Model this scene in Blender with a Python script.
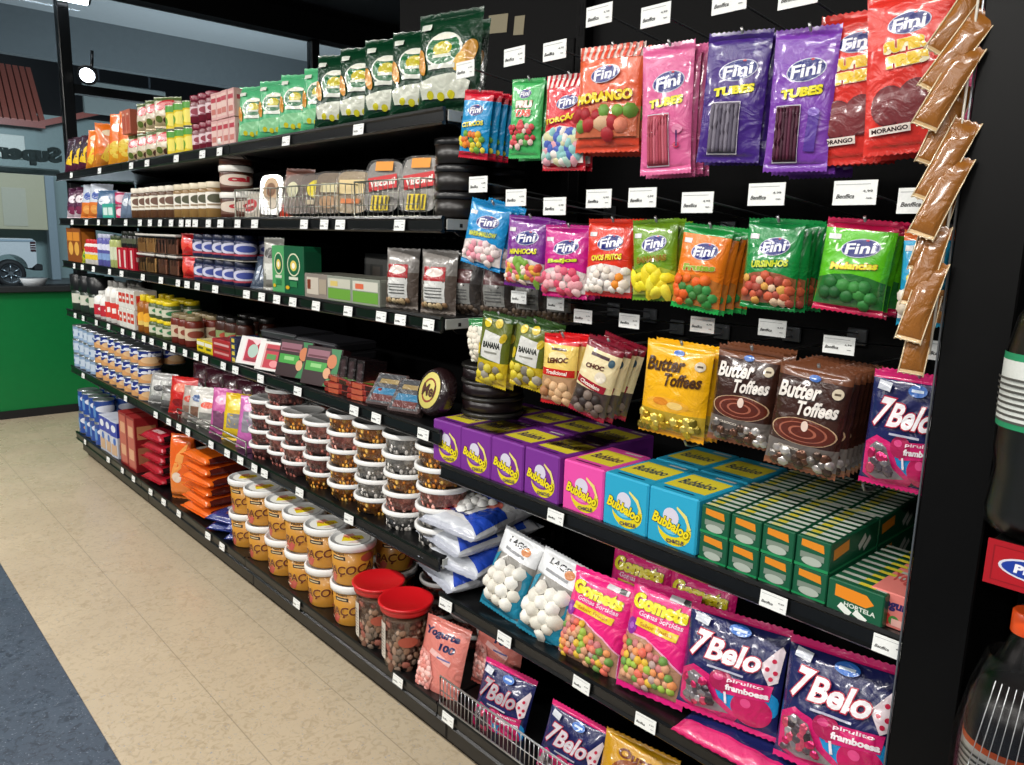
import bpy, math, random
from mathutils import Vector, Matrix, noise
from mathutils.geometry import tessellate_polygon

for o in list(bpy.data.objects): bpy.data.objects.remove(o)
S = bpy.context.scene
COL = S.collection

# ------------------------------------------------------------------ camera
cam_d = bpy.data.cameras.new('camera'); cam = bpy.data.objects.new('camera', cam_d); COL.objects.link(cam)
cam_d.sensor_width = 36; cam_d.lens = 770/1024*36; cam_d.clip_start = .02
cam.matrix_world = Matrix(((0.673959947730475, -0.15290818312715093, 0.7227704174825428, 0),
                           (0.7382382100557552, 0.10235358763455871, -0.6667293966160553, 0),
                           (0.0279702354085566, 0.9829256485772911, 0.1818648819868793, 1.3), (0, 0, 0, 1)))
S.camera = cam

# ------------------------------------------------------------------ exposure, world, lights
S.view_settings.view_transform = 'Standard'; S.view_settings.look = 'None'
S.view_settings.gamma = 1; S.view_settings.exposure = -0.12
S.view_settings.use_curve_mapping = False
W = bpy.data.worlds.new('world'); S.world = W; W.use_nodes = True
W.node_tree.nodes['Background'].inputs[0].default_value = (.62, .63, .66, 1)
W.node_tree.nodes['Background'].inputs[1].default_value = .17

def area_light(name, loc, size, size_y, power, color=(1, .97, .92), rot=(0, 0, 0), spread=180):
    l = bpy.data.lights.new(name, 'AREA'); l.shape = 'RECTANGLE'; l.size = size; l.size_y = size_y
    l.energy = power; l.color = color; l.spread = math.radians(spread)
    o = bpy.data.objects.new(name, l); COL.objects.link(o); o.location = loc; o.rotation_euler = rot
    o['kind'] = 'helper'; return o
# the line of ceiling tubes over the aisle, and an unseen second line behind, tilted as front fill
for i, x in enumerate((-5.0, -3.4, -1.8, -0.3, 1.2)):
    area_light('aisle_tube_light', (x, -.62, 2.75), 1.2, .07, 36)
for x in (-4.4, -1.6, 1.0):
    area_light('shop_fill_light', (x, -2.9, 2.75), 1.2, .12, 58, rot=(math.radians(25), 0, 0))
# unseen fill lights added for the canopy, yard, shop front and green wall
area_light('canopy_fill', (-7.3, 3.0, 1.2), 1.6, 3.0, 105, (.93, .97, 1), rot=(math.radians(180), 0, 0))  # added uplight, brightens the canopy underside
area_light('yard_fill', (-14.0, 3.5, 4.6), 1.5, 3.0, 700, (.95, .98, 1), rot=(0, math.radians(58), 0))  # added to light the building and pickup across the yard
area_light('shop_front_fill', (-6.5, .6, 2.7), .3, 1.0, 14, (.95, .98, 1), rot=(0, math.radians(20), 0))  # added close to the glass for the shop sign
area_light('green_wall_fill', (-4.6, .1, 2.75), .1, 1.2, 22, (.97, .98, 1), rot=(0, math.radians(35), 0))  # added to brighten the low green wall

# ------------------------------------------------------------------ colours and materials
def lin(c):
    if isinstance(c, str):
        c = c.lstrip('#'); c = [int(c[i:i+2], 16)/255 for i in (0, 2, 4)]
    return tuple((v/12.92 if v <= .04045 else ((v+.055)/1.055)**2.4) for v in c[:3]) + (1.,)

MATS = {}
def material(name, rough=.5, metal=0., bump=0., bscale=40., attr=True, color=None, coat=0., var=0., spec=.5, detail=3., dist=.002, distort=0.):
    m = bpy.data.materials.new(name); m.use_nodes = True
    nt = m.node_tree; b = nt.nodes['Principled BSDF']
    b.inputs['Roughness'].default_value = rough; b.inputs['Metallic'].default_value = metal
    b.inputs['Specular IOR Level'].default_value = spec
    if coat: b.inputs['Coat Weight'].default_value = coat; b.inputs['Coat Roughness'].default_value = .10
    tc = nt.nodes.new('ShaderNodeTexCoord')
    if attr:
        a = nt.nodes.new('ShaderNodeAttribute'); a.attribute_name = 'Col'; src = a.outputs['Color']
    else:
        r = nt.nodes.new('ShaderNodeRGB'); r.outputs[0].default_value = lin(color); src = r.outputs[0]
    n = nt.nodes.new('ShaderNodeTexNoise'); n.inputs['Scale'].default_value = bscale; n.inputs['Detail'].default_value = detail; n.inputs['Distortion'].default_value = distort
    nt.links.new(tc.outputs['Object'], n.inputs['Vector'])
    if var:
        mr = nt.nodes.new('ShaderNodeMapRange'); mr.inputs[1].default_value = .3; mr.inputs[2].default_value = .7
        mr.inputs[3].default_value = 1-var; mr.inputs[4].default_value = 1+var
        nt.links.new(n.outputs[0], mr.inputs[0])
        mx = nt.nodes.new('ShaderNodeVectorMath'); mx.operation = 'SCALE'
        nt.links.new(src, mx.inputs[0]); nt.links.new(mr.outputs[0], mx.inputs['Scale']); src = mx.outputs[0]
    nt.links.new(src, b.inputs['Base Color'])
    if bump:
        bp = nt.nodes.new('ShaderNodeBump'); bp.inputs['Strength'].default_value = bump; bp.inputs['Distance'].default_value = dist
        nt.links.new(n.outputs[0], bp.inputs['Height']); nt.links.new(bp.outputs[0], b.inputs['Normal'])
    MATS[name] = m; return m
material('film', rough=.27, bump=.8, bscale=30, coat=.7, detail=5, dist=.006, distort=1.2)
material('paper', rough=.55, bump=.05, bscale=300, var=.04)
material('card', rough=.38, bump=.08, bscale=60, coat=.2)
material('plastic', rough=.32, bump=.05, bscale=90)
material('food', rough=.5, bump=.5, bscale=160, var=.18)
material('sugar', rough=.55, bump=.25, bscale=400, var=.06)
material('metal', rough=.3, metal=.85, bump=.05, bscale=200)
material('foil', rough=.2, metal=.6, bump=.7, bscale=120, dist=.004)
material('steel_black', rough=.36, bump=.06, bscale=220, attr=False, color='#08090a', var=.25)
material('steel_rail', rough=.28, bump=.05, bscale=120, attr=False, color='#0a0c0d', var=.2)
material('panel_black', rough=.6, bump=.1, bscale=150, attr=False, color='#040405', var=.3, spec=.12)
material('post_black', rough=.42, bump=.05, bscale=12, attr=False, color='#060606', var=.2, spec=.18)
material('rubber', rough=.7, bump=.1, bscale=80)
material('paint', rough=.4, bump=.05, bscale=20, var=.04)
material('carpaint', rough=.2, bump=0, coat=.6)

def clear_mat(name, tint, gloss=.12, rough=.08):
    m = bpy.data.materials.new(name); m.use_nodes = True; nt = m.node_tree
    for n in list(nt.nodes): nt.nodes.remove(n)
    out = nt.nodes.new('ShaderNodeOutputMaterial'); mix = nt.nodes.new('ShaderNodeMixShader')
    t = nt.nodes.new('ShaderNodeBsdfTransparent'); t.inputs[0].default_value = lin(tint)
    g = nt.nodes.new('ShaderNodeBsdfGlossy'); g.inputs['Roughness'].default_value = rough
    f = nt.nodes.new('ShaderNodeFresnel'); f.inputs[0].default_value = 1.45
    ad = nt.nodes.new('ShaderNodeMath'); ad.operation = 'ADD'; ad.inputs[1].default_value = gloss
    no = nt.nodes.new('ShaderNodeTexNoise'); no.inputs['Scale'].default_value = 60
    bp = nt.nodes.new('ShaderNodeBump'); bp.inputs['Strength'].default_value = .12; bp.inputs['Distance'].default_value = .003
    nt.links.new(no.outputs[0], bp.inputs['Height']); nt.links.new(bp.outputs[0], g.inputs['Normal'])
    nt.links.new(f.outputs[0], ad.inputs[0]); nt.links.new(ad.outputs[0], mix.inputs[0])
    nt.links.new(t.outputs[0], mix.inputs[1]); nt.links.new(g.outputs[0], mix.inputs[2]); nt.links.new(mix.outputs[0], out.inputs[0])
    MATS[name] = m
clear_mat('clear', '#f6f6f6', .02, .16)
clear_mat('clear_amber', '#e8b878', .07)
clear_mat('clear_smoke', '#8f8f8f', .08)
clear_mat('window_glass', '#e2eaee', .01, .02)
def emit_mat(name, col, st):
    m = bpy.data.materials.new(name); m.use_nodes = True; b = m.node_tree.nodes['Principled BSDF']
    b.inputs['Base Color'].default_value = lin(col); b.inputs['Emission Color'].default_value = lin(col)
    b.inputs['Emission Strength'].default_value = st; MATS[name] = m
emit_mat('lamp_glow', '#eaf4ff', 14)
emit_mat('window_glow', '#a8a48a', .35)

def tile_mat(name, base, speck, speck2, line, pitch, x0, y0, rough, yj=True):
    m = bpy.data.materials.new(name); m.use_nodes = True; nt = m.node_tree; L = nt.links; N = nt.nodes.new
    b = nt.nodes['Principled BSDF']
    tc = N('ShaderNodeTexCoord'); P = tc.outputs['Object']
    def nz(scale, det, w=0.):
        n = N('ShaderNodeTexNoise'); n.inputs['Scale'].default_value = scale; n.inputs['Detail'].default_value = det
        n.inputs['Distortion'].default_value = w; L.new(P, n.inputs['Vector']); return n.outputs[0]
    def rng(s, a, c, d, e):
        r = N('ShaderNodeMapRange'); L.new(s, r.inputs[0])
        for i, v in enumerate((a, c, d, e)): r.inputs[i+1].default_value = v
        return r.outputs[0]
    def mixc(f, a, c):
        x = N('ShaderNodeMix'); x.data_type = 'RGBA'
        if hasattr(f, 'links') or hasattr(f, 'is_linked'): L.new(f, x.inputs[0])
        else: x.inputs[0].default_value = f
        for i, v in ((6, a), (7, c)):
            if isinstance(v, tuple): x.inputs[i].default_value = v
            else: L.new(v, x.inputs[i])
        return x.outputs[2]
    c = mixc(rng(nz(3.2, 4), .35, .65, 0, 1), lin(base), lin(speck2))
    c = mixc(rng(nz(38, 4, 1.6), .50, .66, 0, .8), c, lin(speck))
    c = mixc(rng(nz(150, 2, .5), .64, .70, 0, .7), c, lin(speck2 if name == 'tile_beige_' else '#8d95a2'))
    sx = N('ShaderNodeSeparateXYZ'); L.new(P, sx.inputs[0])
    fac = None
    for out, off in ((0, x0), (1, y0)):
        a = N('ShaderNodeMath'); a.operation = 'SUBTRACT'; L.new(sx.outputs[out], a.inputs[0]); a.inputs[1].default_value = off
        d = N('ShaderNodeMath'); d.operation = 'PINGPONG'; L.new(a.outputs[0], d.inputs[0]); d.inputs[1].default_value = pitch/2
        g = rng(d.outputs[0], .0008, .0022, .6 if out else .16, 0)
        if fac is None: fac = g
        else:
            mx = N('ShaderNodeMath'); mx.operation = 'MAXIMUM'; L.new(fac, mx.inputs[0]); L.new(g, mx.inputs[1]); fac = mx.outputs[0]
    c = mixc(fac, c, lin(line))
    L.new(c, b.inputs['Base Color'])
    r = rng(nz(5, 5), .3, .7, rough-.08, rough+.14); L.new(r, b.inputs['Roughness'])
    b.inputs['Specular IOR Level'].default_value = .45
    bp = N('ShaderNodeBump'); bp.inputs['Strength'].default_value = .12; bp.inputs['Distance'].default_value = .002
    L.new(nz(14, 4), bp.inputs['Height']); L.new(bp.outputs[0], b.inputs['Normal'])
    MATS[name] = m
tile_mat('tile_beige', '#c6b69b', '#ae9d82', '#c0b096', '#857966', .28, .02, .458, .27)
tile_mat('tile_blue', '#434d5b', '#2c343f', '#4d5866', '#2a313b', .28, .02, .458, .30)

# ------------------------------------------------------------------ mesh builder
class MB:
    def __init__(s): s.v = []; s.f = []; s.m = []; s.c = []; s.s = []; s.slots = []
    def slot(s, mat):
        if mat not in s.slots: s.slots.append(mat)
        return s.slots.index(mat)
    def add(s, verts, faces, col, mat, smooth=False):
        b = len(s.v); s.v.extend(verts); k = s.slot(mat)
        cc = lin(col) if not isinstance(col, list) else None
        for i, f in enumerate(faces):
            s.f.append(tuple(b+j for j in f)); s.m.append(k); s.s.append(smooth)
            s.c.append(cc if cc else col[i])
    def box(s, x0, x1, y0, y1, z0, z1, col='#808080', mat='plastic', bev=0.):
        if bev:
            b = min(bev, (x1-x0)*.45, (y1-y0)*.45, (z1-z0)*.45)
            vs = []; idx = {}
            for xi in (0, 1):
                for yi in (0, 1):
                    for zi in (0, 1):
                        X, Y, Z = (x0, x1)[xi], (y0, y1)[yi], (z0, z1)[zi]
                        dx, dy, dz = (b, -b)[xi], (b, -b)[yi], (b, -b)[zi]
                        for k, p in enumerate(((X, Y+dy, Z+dz), (X+dx, Y, Z+dz), (X+dx, Y+dy, Z))):
                            idx[xi, yi, zi, k] = len(vs); vs.append(p)
            F = []
            for a in (0, 1):
                q = [idx[a, 0, 0, 0], idx[a, 1, 0, 0], idx[a, 1, 1, 0], idx[a, 0, 1, 0]]; F.append(q if a else q[::-1])
                q = [idx[0, a, 0, 1], idx[1, a, 0, 1], idx[1, a, 1, 1], idx[0, a, 1, 1]]; F.append(q[::-1] if a else q)
                q = [idx[0, 0, a, 2], idx[1, 0, a, 2], idx[1, 1, a, 2], idx[0, 1, a, 2]]; F.append(q if a else q[::-1])
            def E(i, j, ka, kb): F.append([idx[i+(ka,)], idx[i+(kb,)], idx[j+(kb,)], idx[j+(ka,)]])
            for a in (0, 1):
                for c in (0, 1):
                    E((a, c, 0), (a, c, 1), 0, 1); E((a, 0, c), (a, 1, c), 0, 2); E((0, a, c), (1, a, c), 1, 2)
            for a in (0, 1):
                for c in (0, 1):
                    for d in (0, 1): F.append([idx[a, c, d, 0], idx[a, c, d, 1], idx[a, c, d, 2]])
            s.add(vs, F, col, mat, False)
        else:
            vs = [(x, y, z) for x in (x0, x1) for y in (y0, y1) for z in (z0, z1)]
            s.add(vs, [(0, 1, 3, 2), (4, 6, 7, 5), (0, 4, 5, 1), (2, 3, 7, 6), (0, 2, 6, 4), (1, 5, 7, 3)], col, mat)
        return s
    def lathe(s, prof, seg=20, cx=0, cy=0, mat='plastic', smooth=True, cap=True):
        """prof: [(r, z, colour)], the colour paints the band up to the next ring"""
        b = len(s.v)
        for r, z, *_ in prof:
            for i in range(seg):
                a = 2*math.pi*i/seg; s.v.append((cx+r*math.cos(a), cy+r*math.sin(a), z))
        for k in range(len(prof)-1):
            c = lin(prof[k][2]); mm = prof[k][3] if len(prof[k]) > 3 else mat; sl = s.slot(mm)
            for i in range(seg):
                j = (i+1) % seg
                s.f.append((b+k*seg+i, b+k*seg+j, b+(k+1)*seg+j, b+(k+1)*seg+i)); s.m.append(sl); s.c.append(c); s.s.append(smooth)
        if cap:
            for k, rev in ((0, True), (len(prof)-1, False)):
                if prof[k][0] > 1e-4:
                    f = [b+k*seg+i for i in range(seg)]; f = f[::-1] if rev else f
                    mm = prof[k][3] if len(prof[k]) > 3 else mat
                    s.f.append(tuple(f)); s.m.append(s.slot(mm)); s.c.append(lin(prof[k][2])); s.s.append(False)
        return s
    def tube(s, pts, r, col='#b8b8b8', mat='metal', seg=6, closed=False):
        pts = [Vector(p) for p in pts]; n = len(pts); b = len(s.v); up = Vector((0, 0, 1))
        for i, p in enumerate(pts):
            a = pts[(i-1) % n] if (closed or i > 0) else p; c = pts[(i+1) % n] if (closed or i < n-1) else p
            t = (c-a).normalized(); u = t.cross(up)
            if u.length < .05: u = t.cross(Vector((1, 0, 0)))
            u.normalize(); w = t.cross(u).normalized()
            for k in range(seg):
                an = 2*math.pi*k/seg; q = p+u*math.cos(an)*r+w*math.sin(an)*r; s.v.append(tuple(q))
        sl = s.slot(mat); cc = lin(col)
        for i in range(n if closed else n-1):
            for k in range(seg):
                j = (i+1) % n
                s.f.append((b+i*seg+k, b+j*seg+k, b+j*seg+(k+1) % seg, b+i*seg+(k+1) % seg)); s.m.append(sl); s.c.append(cc); s.s.append(True)
        if not closed:
            for i, rev in ((0, False), (n-1, True)):
                f = [b+i*seg+k for k in range(seg)]
                s.f.append(tuple(f[::-1] if rev else f)); s.m.append(sl); s.c.append(cc); s.s.append(False)
        return s
    def mesh(s, name):
        me = bpy.data.meshes.new(name); me.from_pydata([tuple(v) for v in s.v], [], s.f)
        for m in s.slots: me.materials.append(MATS[m])
        me.polygons.foreach_set('material_index', s.m); me.polygons.foreach_set('use_smooth', s.s)
        ca = me.color_attributes.new('Col', 'FLOAT_COLOR', 'CORNER')
        buf = []
        for p, c in zip(me.polygons, s.c): buf.extend(list(c)*p.loop_total)
        ca.data.foreach_set('color', buf); me.update(); return me
    def build(s, name, parent=None, label=None):
        o = bpy.data.objects.new(name, s.mesh(name)); COL.objects.link(o)
        if parent: o.parent = parent
        if label: o['label'] = label
        return o

# ------------------------------------------------------------------ flat artwork laid on a surface
_txt = {}
def text_tris(t, bold=0., sp=1.):
    key = (t, bold, sp)
    if key in _txt: return _txt[key]
    cu = bpy.data.curves.new('lettering', 'FONT'); cu.body = t; cu.offset = bold; cu.resolution_u = 3; cu.space_character = sp
    ob = bpy.data.objects.new('lettering', cu); COL.objects.link(ob)
    dg = bpy.context.evaluated_depsgraph_get(); me = bpy.data.meshes.new_from_object(ob.evaluated_get(dg))
    V = [(v.co.x, v.co.y) for v in me.vertices]; F = [tuple(p.vertices) for p in me.polygons]
    bpy.data.objects.remove(ob); bpy.data.curves.remove(cu); bpy.data.meshes.remove(me)
    _txt[key] = (V, F); return V, F
def refine(V, F, L):
    V = list(V); out = []; st = []
    for f in F:
        for k in range(1, len(f)-1): st.append((f[0], f[k], f[k+1]))
    mid = {}; L2 = L*L
    while st:
        a, b, c = st.pop()
        best = 0; e = None
        for i, j, k in ((a, b, c), (b, c, a), (c, a, b)):
            d = (V[i][0]-V[j][0])**2+(V[i][1]-V[j][1])**2
            if d > best: best = d; e = (i, j, k)
        if best <= L2: out.append((a, b, c)); continue
        i, j, k = e; key = (min(i, j), max(i, j))
        if key not in mid: mid[key] = len(V); V.append(((V[i][0]+V[j][0])/2, (V[i][1]+V[j][1])/2))
        m = mid[key]; st.append((i, m, k)); st.append((m, j, k))
    return V, out
def art_on(mb, art, w, h, surf, L=.012, mat='film', step=.0003, base=.0003, clip=True):
    if mat == 'film' and L < .019: L = .0055; step = .00035; base = max(base, .0006)
    off = base
    for it in art:
        k = it[0]; lay = [it]
        if k == 'E':
            _, cx, cy, rx, ry, col = it[:6]; rot = math.radians(it[6]) if len(it) > 6 else 0
            V = [(rx*w*math.cos(a), ry*h*math.sin(a)) for a in (2*math.pi*i/24 for i in range(24))]; F = [tuple(range(24))]
        elif k == 'R':
            _, cx, cy, rw, rh, col = it[:6]; rot = math.radians(it[6]) if len(it) > 6 else 0
            a, b = rw*w/2, rh*h/2; V = [(-a, -b), (a, -b), (a, b), (-a, b)]; F = [(0, 1, 2, 3)]
        elif k == 'P':
            _, pts, col = it[:3]; cx = cy = 0; rot = 0
            V = [(x*w, y*h) for x, y in pts]
            F = [tuple(t) for t in tessellate_polygon([[Vector((x, y, 0)) for x, y in V]])]
        elif k == 'T':
            # text, cx, cy, width, height, colour, rot, shear, bold
            _, t, cx, cy, tw, th, col = it[:7]; rot = math.radians(it[7]) if len(it) > 7 else 0
            sh = it[8] if len(it) > 8 else 0; bd = it[9] if len(it) > 9 else .02; oc = it[10] if len(it) > 10 else None
            V0, _f = text_tris(t, bd)
            xs = [p[0] for p in V0]; ys = [p[1] for p in V0]; x0, x1, y0, y1 = min(xs), max(xs), min(ys), max(ys)
            sxx = tw*w/(x1-x0); syy = th*h/(y1-y0)
            def tf(V): return [(((x-(x0+x1)/2)*sxx+(y-(y0+y1)/2)*syy*sh), (y-(y0+y1)/2)*syy) for x, y in V]
            lay = []
            if oc:
                Vb, Fb = text_tris(t, bd+.035); lay.append((tf(Vb), Fb, oc))
            lay.append((tf(V0), _f, col))
        if k != 'T': lay = [(V, F, col)]
        for V, F, c in lay:
            ca, sa = math.cos(rot), math.sin(rot)
            V = [(x*ca-y*sa+cx*w, x*sa+y*ca+cy*h) for x, y in V]
            if clip: V = [(max(-w*.495, min(w*.495, x)), max(.004*h, min(h*.996, y))) for x, y in V]
            V, F = refine(V, F, L)
            ccw = []
            for a, b, d in F:
                ar = (V[b][0]-V[a][0])*(V[d][1]-V[a][1])-(V[d][0]-V[a][0])*(V[b][1]-V[a][1])
                if abs(ar) < 1e-12: continue
                ccw.append((a, b, d) if ar > 0 else (a, d, b))
            mb.add([surf(x, y, off) for x, y in V], ccw, c, mat, True)
            off += step
    return off

def inpoly(x, y, P):
    c = False; n = len(P)
    for i in range(n):
        x1, y1 = P[i]; x2, y2 = P[i-1]
        if (y1 > y) != (y2 > y) and x < (x2-x1)*(y-y1)/(y2-y1)+x1: c = not c
    return c
def pieces_on(mb, region, w, h, surf, size, cols, rnd, squash=.5, mat='sugar', jitter=.35, elong=1., nose=1., density=1.0):
    """domed sweets showing through the window of a bag"""
    xs = [p[0]*w for p in region]; ys = [p[1]*h for p in region]; P = list(zip(xs, ys))
    st = size*.86/density; row = 0; y = min(ys)
    while y < max(ys):
        x = min(xs)+(row % 2)*st/2
        while x < max(xs):
            px = x+rnd.uniform(-1, 1)*jitter*size*.5; py = y+rnd.uniform(-1, 1)*jitter*size*.5
            if inpoly(px, py, P):
                r = size*.5*rnd.uniform(.85, 1.15); el = elong if elong == 1 else elong*rnd.uniform(.8, 1.1); a = rnd.uniform(0, math.pi)
                hgt = r*squash*rnd.uniform(.7, 1.2); col = rnd.choice(cols); vs = []; ca, sa = math.cos(a), math.sin(a)
                for q, (rr, hh) in enumerate(((1, 0), (.72, .68), (.3, .97))):
                    for i in range(7):
                        an = 2*math.pi*i/7; ex = rr*r*math.cos(an)*el; ey = rr*r*math.sin(an)
                        vs.append(surf(px+ex*ca-ey*sa, py+ex*sa+ey*ca, .0002+hh*hgt))
                fs = []
                for q in range(2):
                    for i in range(7): fs.append((q*7+i, q*7+(i+1) % 7, (q+1)*7+(i+1) % 7, (q+1)*7+i))
                fs.append(tuple(14+i for i in range(7)))
                mb.add(vs, fs, col, mat, True)
            x += st
        y += st*.86; row += 1

# ------------------------------------------------------------------ things, labels, copies
def tag(o, label, cat, group=None):

    o['label'] = label; o['category'] = cat
    if group: o['group'] = group
    return o
def empty(name): o = bpy.data.objects.new(name, None); COL.objects.link(o); o.empty_display_size = .02; return o
def struct(name, mb): o = mb.build(name); o['kind'] = 'structure'; return o
class Proto:
    """one finished thing; every use after the first is a copy of it and of each of its parts"""
    def __init__(s, root): s.root = root; s.used = False
    def place(s, loc, rot=(0, 0, 0), label=None, cat=None, group=None, mat=None):
        if not s.used: s.used = True; r = s.root
        else:
            r = s.root.copy(); COL.objects.link(r)
            for ch in list(s.root.children):
                c = ch.copy(); COL.objects.link(c); c.parent = r
                for g in list(ch.children):
                    d = g.copy(); COL.objects.link(d); d.parent = c
        if mat is not None: r.matrix_world = mat
        else: r.location = loc; r.rotation_euler = rot
        tag(r, label, cat, group)
        if group is None and 'group' in r: del r['group']
        return r
ORD = ['first', 'second', 'third', 'fourth', 'fifth', 'sixth', 'seventh', 'eighth', 'ninth', 'tenth', 'eleventh', 'twelfth',
       'thirteenth', 'fourteenth', 'fifteenth', 'sixteenth', 'seventeenth', 'eighteenth', 'nineteenth', 'twentieth',
       'twenty-first', 'twenty-second', 'twenty-third', 'twenty-fourth']
def LR(i, n):
    if n == 2: return ('left one', 'right one')[i]
    if i == 0: return 'leftmost'
    if i == n-1: return 'rightmost'
    return ORD[i]+' from left'
def tier(k, n):
    if n == 2: return ('bottom layer', 'top layer')[k]
    if k == 0: return 'bottom layer'
    if k == n-1: return 'top layer'
    return ('second' if k == 1 else 'third' if k == 2 else 'fourth' if k == 3 else 'fifth')+' layer up'

# ------------------------------------------------------------------ makers of packs
def bag_surf(w, h, T, seed, seal=.055, amp=1., low=.25, back=False, blocky=False):
    so = Vector((seed*7.13, seed*3.7, seed*1.9)); sg = 1 if back else -1
    def e(v): 
        t = min(1, max(0, (v-seal)/(1-2*seal)))
        return (max(0, math.sin(math.pi*min(1, t)))**(.22 if blocky else .5))*(1+low*(.5-t))
    def s(x, z, off=0.):
        u = max(-1, min(1, 2*x/w)); v = max(0, min(1, z/h)); ev = e(v)
        b = (max(0, 1-abs(u)**(7 if blocky else 2.8)))**(.5 if blocky else .68)
        cr = noise.noise(so+Vector((x*26, 0, z*22)))*.5 + abs(noise.noise(so+Vector((x*48+3, 5, z*40))))*.55
        cr *= amp*(.0045+.005*(1-b))*(1-abs(u)**6)
        y = sg*(T/2*b*ev + cr*(.35+ev*.65) + off)
        pin = 1-.035*ev+.012*noise.noise(so+Vector((0, 0, z*14)))
        wv = .004*noise.noise(so+Vector((9, 1, z*7)))*(1-ev)
        return (x*pin, y+wv*(1-ev), z)
    return s
def bag_mesh(mb, w, h, T, bands, seed, nx=14, nz=20, mat='film', amp=1., low=.25, wavy=None, seal=.055, blocky=False, side=None):
    """bands: [(v_top, colour)] from the bottom up; wavy: colour edge follows a curve f(u)->dv"""
    cuts = sorted(set([i/nz for i in range(nz+1)]+[b[0] for b in bands if b[0] < 1]+[seal, 1-seal]))
    F = bag_surf(w, h, T, seed, seal, amp, low, False, blocky); B = bag_surf(w, h, T*.8, seed+3, seal, amp*.6, low, True, blocky)
    xs = [-.5+i/nx for i in range(nx+1)] if not blocky else [-.5, -.493, -.475, -.44]+[-.4+.8*i/(nx-6) for i in range(nx-5)]+[.44, .475, .493, .5]; nx = len(xs)-1
    def col(v):
        for t, c in bands:
            if v <= t+1e-6: return c
        return bands[-1][1]
    for S_, rev in ((F, False), (B, True)):
        vs = []; fs = []; cs = []
        for j, v in enumerate(cuts):
            for i, x in enumerate(xs):
                zz = v*h
                if j == 0: zz += (.0022 if i % 2 else 0)
                if j == len(cuts)-1: zz -= (.0022 if i % 2 else 0)
                p = S_(x*w, zz, 0)
                if i in (0, nx): p = (p[0], 0, p[2])
                vs.append(p)
        n = nx+1
        for j in range(len(cuts)-1):
            c = lin(col((cuts[j]+cuts[j+1])/2))
            for i in range(nx):
                q = (j*n+i, j*n+i+1, (j+1)*n+i+1, (j+1)*n+i); fs.append(q[::-1] if rev else q); cs.append(lin(side) if side and abs(xs[i]+xs[i+1]) > .88 and cuts[j] > .08 else c)
        mb.add(vs, fs, cs, mat, True)
    return F
def make_bag(name, w, h, T, bands, art=(), fill=None, seed=1, amp=1., mat='film', nx=26, nz=36, low=.25, L=.012, seal=.055, win=None, blocky=False, side=None):
    root = empty(name); mb = MB()
    F = bag_mesh(mb, w, h, T, bands, seed, nx, nz, mat, amp, low, seal=seal, blocky=blocky, side=side)
    off0 = .0012
    if art: off0 = art_on(mb, art, w, h, F, L, mat)+.0006
    mb.build('pouch', root)
    if fill:
        fb = MB(); rnd = random.Random(seed)
        reg, size, cols = fill[:3]; kw = fill[3] if len(fill) > 3 else {}
        pieces_on(fb, reg, w, h, lambda x, z, o: F(x, z, o+off0), size, cols, rnd, **kw)
        fb.build('candy_filling', root)
    P_ = Proto(root); P_.off = off0; return P_
def box_surfs(w, d, h):
    return dict(front=lambda x, z, o: (x, -d/2-o, z), right=lambda x, z, o: (w/2+o, x, z),
                top=lambda x, y, o: (x, -d/2+y, h+o), left=lambda x, z, o: (-w/2-o, -x, z), back=lambda x, z, o: (-x, d/2+o, z))
def make_box(name, w, d, h, col, front=(), top=(), right=(), mat='card', bev=.0015, part='carton', as_mesh=False):
    mb = MB(); mb.box(-w/2, w/2, -d/2, d/2, 0, h, col, mat, bev); s = box_surfs(w, d, h)
    if front: art_on(mb, front, w, h, s['front'], .2, mat)
    if right: art_on(mb, right, d, h, s['right'], .2, mat)
    if top: art_on(mb, top, w, d, s['top'], .2, mat)
    return Proto(mb.build(name))
def cyl_surf(R): 
    return lambda x, z, o: ((R(z)+o)*math.sin(x/R(z)), -(R(z)+o)*math.cos(x/R(z)), z)
def make_can(name, r, h, body, art=(), rim='#c9ccd0', lid=None, seg=22, bands=None):
    root = empty(name); mb = MB()
    prof = [(r*.94, 0, rim, 'metal'), (r, .003, rim, 'metal'), (r, .006, body)]
    if bands:
        for z, c in bands: prof.append((r, .006+z*(h-.012), c))
    prof += [(r, h-.006, rim, 'metal'), (r*1.015, h-.004, rim, 'metal'), (r*1.015, h, rim, 'metal'), (r*.94, h, rim, 'metal'), (r*.93, h-.003, rim, 'metal')]
    mb.lathe(prof, seg, mat='card')
    if art: art_on(mb, art, 2*r, h, cyl_surf(lambda z: r), .01, 'card', clip=False)
    mb.build('can_body', root)
    if lid:
        lb = MB(); lb.lathe([(r*1.02, h-.008, lid), (r*1.03, h-.006, lid), (r*1.03, h+.002, lid), (r*.95, h+.003, lid), (r*.93, h+.001, lid)], seg); lb.build('lid', root)
    return Proto(root)
def make_jar(name, r, h, body, capcol, cap=.18, art=(), label=None, cr=.85, seg=18, mat='plastic', shoulder=.1, content=None):
    """jar or bottle: body, neck and a cap of its own"""
    root = empty(name); mb = MB(); hb = h*(1-cap)
    prof = [(r*.9, 0, body), (r, .004, body)]
    if label: z0, z1, lc = label; prof += [(r, z0*h, lc, 'paper'), (r, z1*h, body)]
    prof += [(r, hb*(1-shoulder), body), (r*.93, hb*(1-shoulder*.4), body), (r*cr*.95, hb, body)]
    mb.lathe(prof, seg, mat=mat)
    if art: art_on(mb, art, 2*r, h, cyl_surf(lambda z: r), .01, 'paper', clip=False)
    mb.build('jar_body', root)
    cb = MB(); cb.lathe([(r*cr, hb-.001, capcol), (r*cr*1.02, hb+.002, capcol), (r*cr*1.02, h-.002, capcol), (r*cr*.97, h, capcol)], seg); cb.build('cap', root)
    return Proto(root)

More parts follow.
